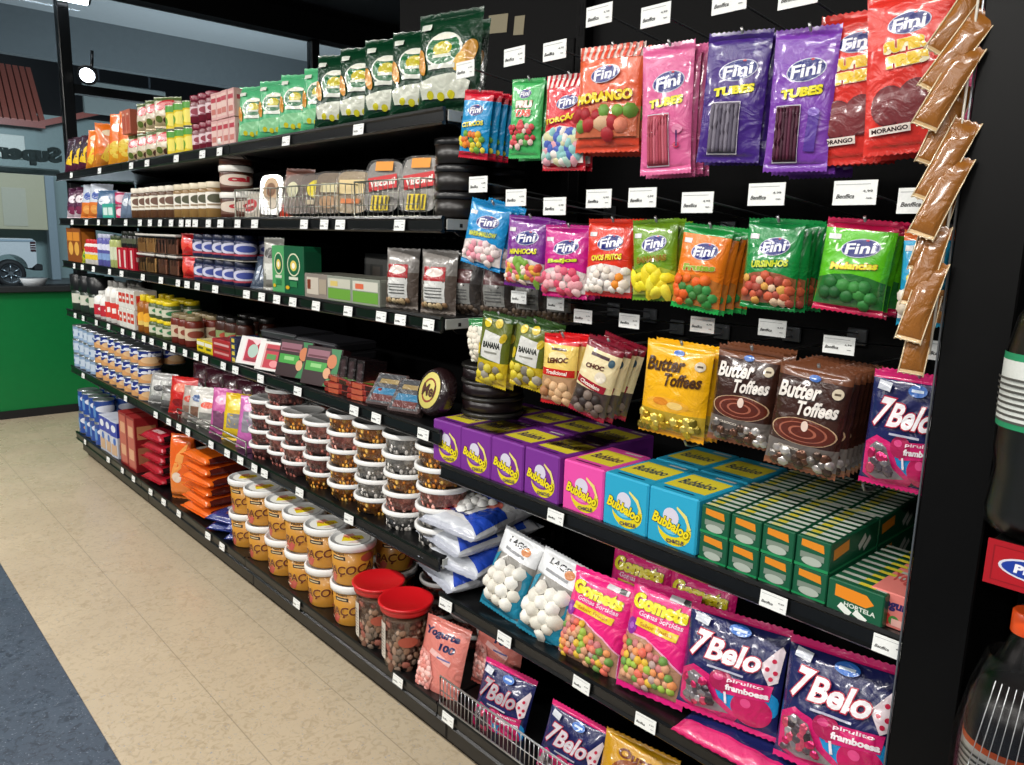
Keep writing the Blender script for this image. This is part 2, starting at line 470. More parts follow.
# ================================================================== THE SETTING
D = 1.07                       # front edge plane of the shelving
SH = dict(L1=.145, L2=.53, L3=.85, L4=1.118, L5=1.345, L6=1.58, R1=.444, R2=.772, R0=.145)
XL, XM, XR = -4.86, -1.41, -.345   # left end of the run, joint to the hook bay, black end post
mb = MB(); mb.box(-6.1, 2.2, .458, 3.6, -.05, 0, '#9a8d78', 'tile_beige'); o = struct('floor', mb)
mb = MB(); mb.box(-6.1, 2.2, -4.0, .458, -.05, .0004, '#3c4656', 'tile_blue'); o = struct('floor_blue_border', mb)
mb = MB(); mb.box(-31, -6.1, -8, 26, -.06, -.01, '#4a4c4d', 'paint'); struct('ground_parking', mb)
# black ceiling over the shop with a dropped header at the shop window
mb = MB(); mb.box(-6.0, 2.2, -4, 9, 3.05, 3.12, '#050608', 'panel_black'); struct('ceiling', mb)
mb = MB(); mb.box(-6.16, -6.0, -4, 9, 2.86, 3.2, '#0a0c10', 'panel_black'); struct('trim_1', mb)
# low green wall below the shop window
mb = MB(); mb.box(-6.22, -6.1, -4, 3.6, .055, .86, '#00783a', 'paint'); struct('wall_left', mb)
mb = MB(); mb.box(-6.22, -6.085, -4, 3.6, 0, .055, '#0b0c0d', 'rubber'); struct('baseboard_left', mb)
mb = MB(); mb.box(-6.30, -6.06, -4, 3.6, .86, .90, '#1a1e20', 'rubber', .005); struct('trim_2', mb)
# shop window: glass panes between dark mullions
win = empty('window_1'); win['kind'] = 'structure'; win['label'] = 'tall shop window in dark metal frames above the green wall'
for y in (-1.0, .0, 1.46, 3.31, 5.2):
    m = MB(); m.box(-6.17, -6.08, y-.035, y+.035, .9, 2.86, '#1d2b3c', 'steel_rail', .004)
    m.build('mullion', win)
for a, b in ((-.965, -.035), (.035, 1.425), (1.495, 3.275), (3.345, 5.165)):
    m = MB(); m.box(-6.135, -6.125, a, b, .9, 2.86, '#ffffff', 'window_glass'); m.build('pane', win)
m = MB(); m.box(-6.17, -6.09, 1.495, 5.165, 2.20, 2.26, '#1d2b3c', 'steel_rail'); m.build('transom', win)
# canopy over the parking bay, its beams run along the shop front
mb = MB(); mb.box(-8.5, -6.16, -4, 12, 3.24, 3.32, '#a4a8a9', 'paint'); struct('ceiling_canopy', mb)
mb = MB(); mb.box(-8.62, -8.5, -4, 12, 2.83, 3.32, '#6a7073', 'paint'); struct('trim_3', mb)
mb = MB(); mb.box(-9.2, -8.62, -4, 12, 2.95, 3.0, '#1c242e', 'paint'); struct('ceiling_canopy_dark', mb)
mb = MB(); mb.box(-30.2, -30, -8, 26, -.05, 9, '#10161d', 'paint'); struct('wall_far', mb)
# grey panel standing in for a reflection in the glass, hangers added
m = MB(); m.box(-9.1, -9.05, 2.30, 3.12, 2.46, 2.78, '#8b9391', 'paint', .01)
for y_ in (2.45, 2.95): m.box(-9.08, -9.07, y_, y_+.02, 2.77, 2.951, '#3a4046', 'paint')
tag(m.build('reflection_panel'), 'pale grey panel imitating a window reflection, hung under the canopy outside', 'sign')
for i, (x, y, z) in enumerate(((-8.75, 1.95, 2.93), (-8.8, 3.36, 2.93), (-7.4, 3.55, 3.22), (-8.75, 2.95, 2.93))):
    r = empty('ceiling_downlight'); m = MB(); m.lathe([(.05, -.004, '#dfe6ea'), (.05, .02, '#dfe6ea'), (.042, .02, '#dfe6ea')], 16); m.build('trim_ring', r)
    m = MB(); m.lathe([(.001, -.006, '#ffffff'), (.04, -.006, '#ffffff'), (.04, .0, '#ffffff')], 16, mat='lamp_glow'); m.build('lens', r)
    r.location = (x, y, z)
    tag(r, ('small round downlight left of the window mullion', 'small round downlight in the dark soffit above the coffee bags',
            'small round downlight in the pale soffit beyond the green bags', 'small round downlight above the stacked olive pouches')[i], 'light')
# spotlight on the mullion
r = empty('spotlight'); m = MB()
m.lathe([(.02, -.09, '#10151c', 'steel_rail'), (.035, -.05, '#10151c', 'steel_rail'), (.065, .05, '#10151c', 'steel_rail'), (.06, .05, '#10151c', 'steel_rail')], 18)
m.build('housing', r)
m = MB(); m.lathe([(.001, .053, '#ffffff'), (.046, .053, '#ffffff'), (.046, .051, '#ffffff')], 18, mat='lamp_glow'); m.build('lens', r)
m = MB(); m.tube([(0, 0, -.08), (-.05, 0, -.14), (-.1, 0, -.18)], .01, '#10151c', 'steel_rail'); m.build('bracket', r)
r.location = (-5.96, 1.56, 2.32); r.rotation_euler = (0, math.radians(115), math.radians(-28))
tag(r, 'black spotlight with a bright white lens on the window mullion', 'light')
sl = bpy.data.lights.new('spotlight_beam', 'SPOT'); sl.energy = 12; sl.spot_size = 1.2; sl.shadow_soft_size = .05
so = bpy.data.objects.new('spotlight_beam', sl); COL.objects.link(so); so.parent = r; so.location = (0, 0, .06); so.rotation_euler = (math.pi, 0, 0); so['kind'] = 'helper'
r = empty('lamp_reflection'); m = MB(); m.box(-.06, .06, -.2, .2, 0, .05, '#202830', 'steel_rail', .01); m.build('housing', r)  # lamp reflection in the window glass, built as a glowing box
m = MB(); m.box(-.05, .05, -.18, .18, -.008, .001, '#ffffff', 'lamp_glow', .003); m.build('lens', r)
r.location = (-6.0, 1.42, 2.80); r.rotation_euler = (0, math.radians(-40), 0)
tag(r, 'white glowing box imitating a lamp reflection at the top of the window mullion', 'light')

# building across the parking bay, set well back
far_before = set(bpy.data.objects)
r = empty('building'); m = MB()
m.box(-10.1, -9.5, 1.0, 1.95, -.01, 2.30, '#8fa6a6', 'paint'); m.box(-10.1, -9.52, 1.95, 4.2, -.01, 2.45, '#8ea3a3', 'paint'); m.build('wall', r)
m = MB()
n = 26
for i in range(n):
    y0 = .4+i*1.62/n; y1 = y0+1.62/n*.78
    m.add([(-9.35, y0, 2.33), (-9.35, y1, 2.33), (-10.3, y1+.1, 3.0), (-10.3, y0+.1, 3.0), (-9.35, y0, 2.36), (-9.35, y1, 2.36), (-10.3, y1+.1, 3.03), (-10.3, y0+.1, 3.03)],
          [(4, 5, 6, 7), (0, 1, 5, 4), (0, 4, 7, 3), (1, 2, 6, 5)], '#b8685a', 'paint')
m.add([(-9.36, .4, 2.32), (-9.36, 2.02, 2.32), (-10.3, 2.1, 2.99), (-10.3, .4, 2.99)], [(0, 1, 2, 3)], '#6d3a33', 'paint')
m.box(-9.38, -9.33, .4, 2.0, 2.29, 2.35, '#a2564c', 'paint'); m.build('tiled_roof', r)
m = MB(); m.add([(-9.34, 1.95, 2.30), (-9.34, 3.2, 2.72), (-9.34, 3.2, 2.78), (-9.34, 1.95, 2.36), (-9.5, 1.95, 2.30), (-9.5, 3.2, 2.72), (-9.5, 3.2, 2.78), (-9.5, 1.95, 2.36)],
  [(0, 1, 2, 3), (4, 7, 6, 5), (3, 2, 6, 7), (0, 4, 5, 1)], '#a2564c', 'paint'); m.build('roof_edge', r)
m = MB(); m.box(-9.5, -9.46, 1.2, 1.83, 1.98, 2.21, '#e8efe8', 'paint', .004); m.build('lintel_panel', r, 'white panel under the eaves')
tag(r, 'pale grey building with a red tiled roof across the parking bay', 'building')
# the building stands 23 m off: walls 5 m high
for o in set(bpy.data.objects)-far_before:
    if o.type == 'MESH':
        for v in o.data.vertices: v.co = Vector((v.co.x*2.42, v.co.y*2.42, max(-.01, 1.3+(v.co.z-1.3)*2.42)))
# shop sign fixed outside the glass, seen from behind
m = MB(); V, F = text_tris('Super', .07)
xs = [p[0] for p in V]; ys = [p[1] for p in V]; sc = .40/(max(xs)-min(xs)); sz = .135/(max(ys)-min(ys))
for dx, c in ((0, '#5e6b66'), (.035, '#3c4846')):
    m.add([(-6.30-dx, 1.44-(p[0]-min(xs))*sc*1.0, 1.715+(p[1]-min(ys))*sz) for p in V], F, c, 'paint')
m.box(-6.38, -6.335, .0, 1.43, 1.655, 1.70, '#5e6b66', 'paint', .01)
tag(m.build('shop_sign'), 'grey raised shop sign letters seen from behind through the window', 'sign')
# beige lit window seen behind the sign, its light put into an emissive colour
r = empty('lit_window'); m = MB(); m.box(-22.3, -22.1, 1.5, 4.62, 1.22, 2.6, '#8d8a74', 'window_glow', .01); m.build('board', r)
m = MB(); m.box(-22.1, -22.08, 3.7, 4.2, 1.3, 2.2, '#c3c1ad', 'paper'); m.build('poster', r)
m = MB(); m.box(-22.3, -22.05, 4.62, 4.82, 0, 2.7, '#8d9da6', 'paint', .01); m.build('frame', r)
tag(r, 'beige lit window with a white frame behind the white pickup', 'board')
# pickup truck parked outside
r = empty('pickup_truck'); m = MB()
X0, X1 = -8.3, -7.3
side = [(-1.6, .42), (1.92, .42), (2.06, .55), (2.06, 1.02), (1.98, 1.06), (-1.6, 1.08)]
wa = [(1.54+.34*math.cos(math.radians(a)), .42+.30*math.sin(math.radians(a))) for a in range(0, 181, 15)]
prof = [(-1.6, .42)]+[(1.54-.34*math.cos(math.radians(a)), .42+.30*math.sin(math.radians(a))) for a in range(0, 181, 15)]+[(1.95, .42), (2.06, .52), (2.07, 1.0), (2.0, 1.06), (-1.6, 1.08)]
k = len(prof); TO = 0.0
vs = [(X1, y-.37, z) for y, z in prof]+[(X0, y-.37, z) for y, z in prof]
tri = tessellate_polygon([[Vector((y, z, 0)) for y, z in prof]])
m.add(vs, [tuple(t) for t in tri]+[tuple(j+k for j in t[::-1]) for t in tri]+[(i, (i+1) % k, (i+1) % k+k, i+k) for i in range(k)], '#c3c8cb', 'carpaint')
m.box(X1-.01, X1+.012, -1.9, 1.66, .99, 1.04, '#93a3ae', 'carpaint', .004)
m.build('truck_body', r)
m = MB(); m.lathe([(.30, -.10, '#101215'), (.31, -.02, '#101215'), (.29, .10, '#101215'), (.20, .105, '#8e969c', 'metal'), (.185, .07, '#2a2e32'), (.05, .07, '#8e969c', 'metal'), (.045, .11, '#8e969c', 'metal')], 30, mat='rubber')
for i in range(6):
    a = i*math.pi/3; m.tube([(.04*math.cos(a), .04*math.sin(a), .09), (.19*math.cos(a), .19*math.sin(a), .095)], .02, '#9aa2a8', 'metal')
wh = m.build('wheel', r); wh.location = (X1-.06, 1.17, .30); wh.rotation_euler = (0, math.pi/2, 0)
m = MB(); m.box(X1-.06, X1+.02, 1.585, 1.69, .78, 1.0, '#3a2023', 'plastic', .01)
for z in (.83, .88, .93): m.box(X1-.05, X1+.024, 1.585, 1.685, z, z+.012, '#d8dadd', 'plastic')
m.build('tail_light', r)
m = MB(); m.box(X0, X1, 1.62, 1.80, .36, .50, '#14171a', 'rubber', .02); m.build('rear_bumper', r)
m = MB(); m.box(X0, X1-.05, -1.9, .62, 1.05, 1.12, '#d0d4d6', 'carpaint', .02); m.build('bed_cover', r)
r.location = (-12.7, 2.22, -.03)
tag(r, 'white pickup truck parked outside the window, rear wheel showing', 'pickup truck')
m = MB(); m.lathe([(.07, 0, '#cfd6da'), (.09, .05, '#cfd6da'), (.088, .052, '#aeb6ba'), (.06, .01, '#aeb6ba')], 20)
o = m.build('plate_bowl'); o.location = (-6.16, 1.17, .90); tag(o, 'small white bowl on the black window sill', 'bowl')

# ------------------------------------------------------------------ shelving
DEPTH = .44
def shelf_mesh(x0, x1, z, depth=.40, name='shelf', parent=None, lip=.034):
    m = MB(); y0 = D+.012
    m.box(x0+.004, x1-.004, y0, D+depth, z-.022, z, '#0d0f11', 'steel_black', .002)
    m.box(x0+.004, x1-.004, D+.02, D+depth, z-.030, z-.0225, '#0d0f11', 'steel_black')
    for xx in (x0+.006, x1-.012):
        m.add([(xx, D+.03, z-.02), (xx, D+depth, z-.02), (xx, D+depth, z-.085), (xx, D+.06, z-.04),
               (xx+.005, D+.03, z-.02), (xx+.005, D+depth, z-.02), (xx+.005, D+depth, z-.085), (xx+.005, D+.06, z-.04)],
              [(0, 1, 2, 3), (7, 6, 5, 4), (3, 2, 6, 7), (0, 3, 7, 4)], '#0d0f11', 'steel_black')
    s = m.build(name, parent)
    rl = MB(); zt = z+.004
    p = [(D+.012, zt), (D+.004, zt), (D+.002, zt-.006), (D+.006, zt-.010), (D+.006, zt-lip+.004), (D, zt-lip), (D+.004, zt-lip-.004), (D+.012, zt-lip-.004)]
    n = len(p); vs = [(x0+.002, a, b) for a, b in p]+[(x1-.002, a, b) for a, b in p]
    rl.add(vs, [((i+1) % n, i, i+n, (i+1) % n+n) for i in range(n)]+[tuple(range(n)), tuple(range(2*n-1, n-1, -1))], '#15181a', 'steel_rail')
    rl.build('price_rail', s)
    return s
def bay(x0, x1, levels, top, label, brackets=True):
    r = empty('shelving_unit')
    m = MB(); m.box(x0+.002, x1-.002, D+.035, D+DEPTH+.05, .03, .115, '#0d0f11', 'steel_black', .003)
    m.box(x0+.002, x1-.002, D+.06, D+DEPTH+.05, 0, .03, '#060708', 'panel_black'); m.build('base', r)
    m = MB(); m.box(x0+.002, x1-.002, D+DEPTH+.002, D+DEPTH+.03, .115, top, '#0a0b0d', 'panel_black')
    # rows of perforations pressed in the back panel
    n = int((x1-x0)/.05)
    for z in [q for q in [lv+.18 for lv in levels] if q < top-.05]:
        for i in range(n):
            xx = x0+.03+i*.05; m.box(xx, xx+.016, D+DEPTH-.0005, D+DEPTH+.003, z, z+.004, '#23282d', 'steel_rail')
    m.build('back_panel', r)
    for xx in (x0+.0, x1-.034):
        m = MB(); m.box(xx+.002, xx+.032, D+DEPTH-.03, D+DEPTH+.0, .115, top, '#101214', 'panel_black', .002)
        for k in range(int((top-.2)/.05)): m.box(xx+.010, xx+.014, D+DEPTH-.0308, D+DEPTH-.0295, .2+k*.05, .225+k*.05, '#000000', 'panel_black'); m.box(xx+.020, xx+.024, D+DEPTH-.0308, D+DEPTH-.0295, .2+k*.05, .225+k*.05, '#000000', 'panel_black')
        m.build('upright', r)
    shelf_mesh(x0, x1, levels[0], DEPTH-.001, 'deck', r, .04)
    for z in levels[1:]: shelf_mesh(x0, x1, z, .40, 'shelf', r)
    if brackets:
        for z in levels[1:]:
            m = MB(); m.box(x1+.001, x1+.005, D+.014, D+.30, z-.026, z-.002, '#a4a6a2', 'paint', .001); m.box(x1+.0045, x1+.006, D+.05, D+.058, z-.02, z-.012, '#101010', 'rubber'); m.build('end_bracket', r, 'pale grey steel shelf end bracket')
    tag(r, label, 'shelving')
    return r
wb = (XM-XL)/3
for i in range(3):
    bay(XL+i*wb, XL+(i+1)*wb, [SH[k] for k in ('L1', 'L2', 'L3', 'L4', 'L5', 'L6')], 1.80,
        ('black steel shelving bay at the far end beside the green wall', 'black steel shelving bay in the middle of the long run', 'black steel shelving bay just left of the hanging sweets')[i], i == 2)
bay(XM, XR, [SH[k] for k in ('R0', 'R1', 'R2')], 2.45, 'black shelving bay with hooks for hanging sweets above three shelves', False)
# black end post with its light edge, and the dark fixture beyond it
m = MB(); m.box(XR, -.268, D-.02, D+.5, 0, 2.5, '#101113', 'post_black', .002)
r = m.build('end_post'); tag(r, 'tall matt black post at the right end of the shelves', 'post')
m = MB(); m.box(XR-.0025, XR-.0005, D-.021, D-.017, 0, 2.5, '#8f9396', 'metal'); m.build('metal_edge', r, 'thin bright metal edge')
r = empty('side_shelving'); m = MB(); m.box(-.262, -.245, D+.17, D+.5, 0, 2.4, '#0b0c0e', 'steel_black')
for k in range(60): m.box(-.256, -.252, D+.1685, D+.1705, .2+k*.035, .215+k*.035, '#8d9296', 'metal')
m.build('upright', r)
m = MB(); m.box(-.235, .8, D+.46, D+.5, 0, 2.4, '#0b0c0e', 'panel_black'); m.build('back_panel', r)
for z in (.980, .50): m = MB(); m.box(-.239, .8, D-.112, D+.46, z-.03, z, '#0d0f11', 'steel_black', .002); m.build('shelf', r)
tag(r, 'dark shelving beyond the post holding drink bottles', 'shelving')
m = MB(); m.box(-2.30, XM-.003, D+DEPTH+.055, D+DEPTH+.10, 0, 2.75, '#050607', 'panel_black')
tag(m.build('partition_panel'), 'tall plain black panel behind the shelves left of the hooks', 'panel')
# tape left on the black panel above the hooks
for i, (x, w) in enumerate(((-1.665, .085), (-1.575, .042))):
    m = MB(); m.box(-w/2, w/2, -.0008, 0, -.025, .025, '#8d8468', 'paper'); o = m.build('tape_strip')
    o.location = (x-.135+i*.002, D+DEPTH+.0542, 1.915-.02*i); o.rotation_euler = (0, math.radians(6), 0)

# ================================================================== PRICE TICKETS
def ticket(w=.046, h=.026, price='4,99'):
    m = MB(); m.box(-w/2, w/2, -.0012, 0, 0, h, '#eef0ed', 'paper')
    f = lambda x, z, o: (x, -.0012-o, z)
    art_on(m, [('R', -.05, .84, .80, .03, '#b0b2b2'), ('T', 'Benffica', -.2, .36, .42, .18, '#3a3a3a', 0, .3, .02), ('T', price, .30, .55, .22, .11, '#4a4a4a', 0, 0, .01), ('R', .34, .28, .12, .04, '#999999')],
           w, h, f, .2, 'paper')
    return m
TK = Proto(ticket().build('price_ticket'))
TAGS = {'L6': [-4.528, -4.024, -3.56, -3.359, -3.032, -2.779, -2.63, -2.15, -1.756],
 'L5': [-4.578, -4.309, -4.099, -3.92, -3.682, -3.491, -3.365, -3.245, -3.121, -3.014, -2.943, -2.874, -2.752, -2.646, -2.506, -2.377, -2.052, -1.937, -1.851, -1.574],
 'L4': [-4.604, -4.446, -4.243, -3.973, -3.788, -3.495, -3.271, -3.079, -2.984, -2.883, -2.715, -2.456, -2.343, -2.237, -2.132, -1.991, -1.816, -1.655, -1.57, -1.454],
 'L3': [-4.662, -4.501, -4.258, -4.051, -3.83, -3.669, -3.531, -3.427, -3.267, -3.174, -3.041, -2.927, -2.838, -2.672, -2.568, -2.37, -2.114, -1.79, -1.68, -1.472],
 'L2': [-4.589, -3.851, -3.43, -3.269, -3.153, -3.053, -2.818, -2.669, -2.556, -2.441, -2.364, -2.117, -1.824],
 'L1': [-4.654, -4.216, -3.98, -3.808, -3.563, -3.392, -3.208, -2.892, -2.754, -2.156, -1.579, -1.36],
 'R2': [-1.02, -.543, -.366], 'R1': [-1.375, -1.162, -.93, -.769, -.474]}
SHN = dict(L6='top shelf', L5='second shelf from the top', L4='third shelf from the top', L3='fourth shelf from the top', L2='shelf of cans and tubs', L1='bottom deck',
           R2='shelf of purple and green boxes', R1='shelf of marshmallow bags')
rt = random.Random(5)
for k, xs in TAGS.items():
    for i, x in enumerate(xs):
        TK.place((x, D-.0005, SH[k]-.0305), (math.radians(-6), 0, rt.uniform(-.04, .04)),
                 f'white price ticket on the {SHN[k]} rail, {LR(i, len(xs))}', 'price ticket', f'price tickets on the {SHN[k]}')

# ================================================================== HOOKS AND HANGING BAGS
HY = 1.12
def hook(tip_z, tag_dz, length, tw=.06, ty=0.):
    """peg hook: prong with turned up tip, upper arm and the ticket on its end"""
    r = empty('peg_hook'); yb = D+DEPTH-HY
    m = MB(); m.tube([(0, yb, 0), (0, .02, 0), (0, .004, .004), (0, -.004, .016)], .0026); m.build('prong', r)
    m = MB(); m.tube([(0, yb, .012), (0, yb-.02, tag_dz*.35), (0, ty-.03, tag_dz+.006), (0, ty-.038, tag_dz)], .0017, '#8c9094'); m.build('ticket_arm', r)
    m = MB(); m.box(-.02, .02, yb-.006, yb, -.012, .022, '#6a6d70', 'metal', .002); m.build('back_plate', r)
    t = ticket(tw, tw*.55, '4,99').build('ticket', r, 'white price ticket clipped on the arm'); t.location = (0, ty-.042, tag_dz-tw*.26)
    return r
NAVY = '#1c2478'
def fini(cx, cy, rw, rh, rot=8):
    rw *= .86; rh *= .86; return [('E', cx, cy, rw*1.06, rh*1.09, '#c8c8dc', rot), ('E', cx, cy, rw, rh, NAVY, rot), ('T', 'Fini', cx, cy, rw*1.6, rh*1.25, '#f4f4fa', rot, .2, .025), ('E', cx+rw*.3, cy+rh*.95, rw*.1, rh*.1, '#c8283c')]
WINB = [(-.44, .06), (.44, .06), (.46, .32), (.30, .36), (0, .40), (-.30, .37), (-.46, .34)]
def arc(y0, y1, amp, col, n=12):
    """band with a curved upper edge"""
    return ('P', [(-.49, y0), (.49, y0)]+[(.49-.98*i/n, y1+amp*math.sin(math.pi*i/n)) for i in range(n+1)], col)
FIT = {'A1': [-1.343, 1.617, 0.083, 0.145, -0.117, 0.184], 'A2': [-1.19, 1.621, 0.081, 0.157, -0.038, 0.185], 'A3': [-1.079, 1.615, 0.101, 0.18, -0.022, 0.154],
 'A4': [-0.972, 1.651, 0.133, 0.188, -0.017, 0.208], 'A5': [-0.848, 1.635, 0.094, 0.217, 0.035, 0.226], 'A6': [-0.71, 1.631, 0.103, 0.2, -0.04, 0.218],
 'A7': [-0.598, 1.618, 0.094, 0.206, -0.014, 0.209], 'A8': [-0.459, 1.642, 0.105, 0.213, 0.072, 0.25], 'B1': [-1.293, 1.38, 0.11, 0.145, -0.211, 0.245],
 'B2': [-1.174, 1.35, 0.104, 0.149, -0.071, 0.197], 'B3': [-1.064, 1.332, 0.106, 0.143, -0.022, 0.176], 'B4': [-0.953, 1.344, 0.1, 0.145, -0.008, 0.181],
 'B5': [-0.854, 1.344, 0.088, 0.144, 0.054, 0.177], 'B6': [-0.742, 1.334, 0.086, 0.145, -0.117, 0.216], 'B7': [-0.621, 1.344, 0.088, 0.141, -0.034, 0.176],
 'B8': [-0.488, 1.343, 0.098, 0.135, -0.081, 0.188], 'B9': [-0.4, 1.331, 0.060, 0.132, 0.024, 0.1], 'C1': [-1.264, 1.141, 0.089, 0.166, -0.114, 0.157],
 'C2': [-1.149, 1.136, 0.087, 0.148, -0.13, 0.196], 'C3': [-1.069, 1.116, 0.082, 0.147, -0.028, 0.238], 'C4': [-0.948, 1.118, 0.082, 0.16, -0.262, 0.235],
 'C5': [-0.782, 1.132, 0.128, 0.171, -0.055, 0.172], 'C6': [-0.647, 1.14, 0.104, 0.164, -0.062, 0.226], 'C7': [-0.533, 1.125, 0.112, 0.168, -0.085, 0.161],
 'C8': [-0.391, 1.134, 0.075, 0.169, -0.038, 0.148], 'M1': [-1.205, 0.633, 0.125, 0.196, -0.15, 0.12, .3], 'M2': [-1.072, 0.625, 0.125, 0.196, -0.17, 0.18, .3],
 'G1': [-0.964, 0.621, 0.158, 0.2, 0.022, 0.052, .3], 'G2': [-0.809, 0.655, 0.145, 0.215, 0.04, 0.097, .3], 'S1': [-0.652, 0.657, 0.187, 0.19, 0.045, 0.13, .3],
 'S2': [-0.462, 0.672, 0.182, 0.20, 0.064, 0.054, .3], 'Y1': [-1.445, 0.362, 0.185, 0.232, 0.03, 0.12, .3], 'D1': [-1.19, 0.331, 0.157, 0.185, -0.037, 0.184, .3],
 'D2': [-0.97, 0.326, 0.15, 0.18, -0.1, 0.22, .3], 'O1': [-0.844, 0.294, 0.166, 0.146, 0.006, 0.155, .3]}
for k_, f_ in (('D1', 1.04), ('D2', 1.04), ('Y1', 1.02)):
    v_ = FIT[k_]; v_[0] *= f_; v_[1] = 1.3-(1.3-v_[1])*f_; v_[2] *= f_; v_[3] *= f_
def pose(p, y, dx=0, dr=0, dyaw=0, dz=0):
    """top-centre of the bag, its roll, lean and turn -> matrix of the bag's own base"""
    cx, cz, w, h, roll, yaw = p[:6]; pitch = p[6] if len(p) > 6 else 0
    M = Matrix.Rotation(yaw+dyaw, 4, 'Z') @ Matrix.Rotation(-pitch, 4, 'X') @ Matrix.Rotation(-(roll+dr), 4, 'Y')
    return Matrix.Translation(Vector((cx+dx, y, cz+dz))) @ M @ Matrix.Translation(Vector((0, 0, -h)))
rb = random.Random(11)
def hang(key, proto, n, label, group, sp=.020, y=HY, hookz=None, th=None, tagdz=.045, hk=True, back=None):
    """n bags on one hook, the front one first"""
    p = FIT[key]
    for i in range(n):
        lab = label if n == 1 else label+(', front of its hook' if i == 0 else f', {ORD[i]} on its hook')
        P = back if (back and i) else proto
        P.place(None, label=lab, cat='candy bag', group=group, mat=pose(p, y+i*sp+.004*(i > 0), dr=rb.uniform(-.03, .03) if i else 0, dyaw=rb.uniform(-.06, .06)-.04*i*.3 if i else 0, dz=rb.uniform(-.004, .002) if i else 0))
    if hk:
        hh = hook(0, tagdz, 0, .06 if key[0] != 'C' else .05, 0. if key[0] != 'C' else .10); hh.location = (p[0]+.002, HY, p[1]-.012)
        tag(hh, f'chrome peg hook of the {label}', 'hook', 'peg hooks of the sweets bay')

JE = ['#d9452f', '#e08a1e', '#e2c43a', '#7fae3a', '#c96a8a']
# ---- top row
g = 'sweets bags hanging in the top row'
P = make_bag('candy_bag', .083, .145, .026, [(.10, '#c8102e'), (.84, '#1493cf'), (1, '#d3122f')], fini(.05, .70, .26, .085)+[('T', 'CITRICOS', 0, .50, .72, .07, '#e8dc2a', 8, .1, .05, '#1b4f8a')],
   ([(-.42, .12), (.42, .12), (.42, .34), (0, .40), (-.42, .34)], .015, ['#e88a1c', '#e5b528', '#d9722a', '#e0cf3a', '#6fa83a']), 1)
hang('A1', P, 4, 'blue and red sweets bag with orange gums', g)
P = make_bag('candy_bag', .081, .157, .026, [(1, '#46b862')], fini(.0, .80, .20, .06)+[('T', 'FRU', 0, .67, .5, .09, '#f0e6da', 0, 0, .08, '#c8322e'), ('T', 'TAS', 0, .56, .5, .09, '#e8503c', 0, 0, .08, '#f0e6da')],
   ([(-.34, .14), (.34, .14), (.36, .38), (0, .46), (-.36, .38)], .013, ['#c23340', '#d8545a', '#e8c8c0', '#5aa552']), 2)
hang('A2', P, 3, 'light green sweets bag with red pieces', g)
stripes = [('P', [(-.5+.125*i, .86), (-.5+.125*i+.062, .86), (-.47+.125*i+.062, .995), (-.47+.125*i, .995)], '#f1dcd6') for i in range(8)]
P = make_bag('candy_bag', .101, .18, .03, [(.07, '#c01428'), (1, '#d92433')], stripes+fini(.1, .70, .27, .075)+[('T', 'TORÇÃO', .0, .53, .78, .08, '#f0d22a', 8, .1, .05, '#8a1820'), ('P', [(-.49, .08), (.49, .08), (.49, .42), (0, .46), (-.49, .38)], '#e9dad6')],
   ([(-.45, .09), (.45, .09), (.45, .40), (0, .44), (-.45, .36)], .017, ['#8fc7c6', '#d7d4a8', '#e3a4ae', '#b8dccc', '#efe6de', '#4a64b8'], dict(elong=1.5, density=1.15)), 3)
hang('A3', P, 2, 'red striped sweets bag with pastel twisted gums', g)
stripes = [('P', [(-.5+.1*i, .87), (-.5+.1*i+.05, .87), (-.475+.1*i+.05, .995), (-.475+.1*i, .995)], '#e8543a') for i in range(10)]
mor = [('P', [(-.2, .20), (-.02, .14), (.2, .22), (.26, .34), (.1, .42), (-.12, .40), (-.24, .32)], '#b3242c')]
P = make_bag('candy_bag', .133, .188, .034, [(.13, '#dd4a2c'), (.42, '#e08a5c'), (.87, '#ea6338'), (1, '#f3ddd2')],
   stripes+fini(-.02, .72, .25, .085)+[('T', 'MORANGO', -.02, .51, .88, .10, '#f4d41f', 3, .05, .06, '#6b2a12'), ('P', [(-.49, .14), (.49, .14), (.49, .40), (0, .46), (-.49, .38)], '#c86a48')],
   ([(-.46, .15), (.46, .15), (.46, .38), (0, .44), (-.46, .36)], .026, ['#b3262c', '#a8202a', '#6b9a3c', '#7fae48', '#e2866a', '#d9b08a'], dict(elong=1.25)), 4)
hang('A4', P, 3, 'orange strawberry gums bag with striped header', g, tagdz=.052)
def tubes(name, w, h, base, dark, stick, seed, wx=-.02, ww=.62, prod='TUBES', word2='#f0e01e'):
    art = fini(.05, .70, .34, .085)+[('T', prod, .02, .55, .66, .065, word2, 5, .12, .06, dark), ('R', wx, .265, ww*1.06, .40, '#d8d2dc'), ('R', wx, .265, ww, .385, stick[0])]
    root = make_bag(name, w, h, .018, [(1, base)], art, None, seed, amp=.8)
    F = bag_surf(w, h, .018, seed, .055, .8); m = MB()
    n = 7
    for i in range(n):
        x = (wx-ww/2+ww*(i+.5)/n)*w; r = ww*w/n*.5
        for q in range(1):
            pts = [F(x, h*(.085+.36*j/9), root.off+r*.1) for j in range(10)]; m.tube([(a, b, c) for a, b, c in pts], r*1.08, stick[i % len(stick)], 'sugar', 8)
    m.build('candy_filling', root.root); return root
P = tubes('candy_bag', .094, .217, '#e0679c', '#3a7a2e', ['#b54a5e', '#a8404f', '#c46474'], 5, -.12, .42)
m = MB(); F5 = bag_surf(.094, .217, .018, 5, .055, .8)
art_on(m, [('E', .27, .34, .10, .035, '#e88ab0'), ('E', .25, .22, .06, .022, '#c22452'), ('R', .26, .27, .03, .12, '#4a2c66')], .094, .217, F5, .02, 'film', base=P.off); m.build('printed_figure', P.root)
hang('A5', P, 4, 'pink sweets bag with red tube sweets', g, sp=.017)
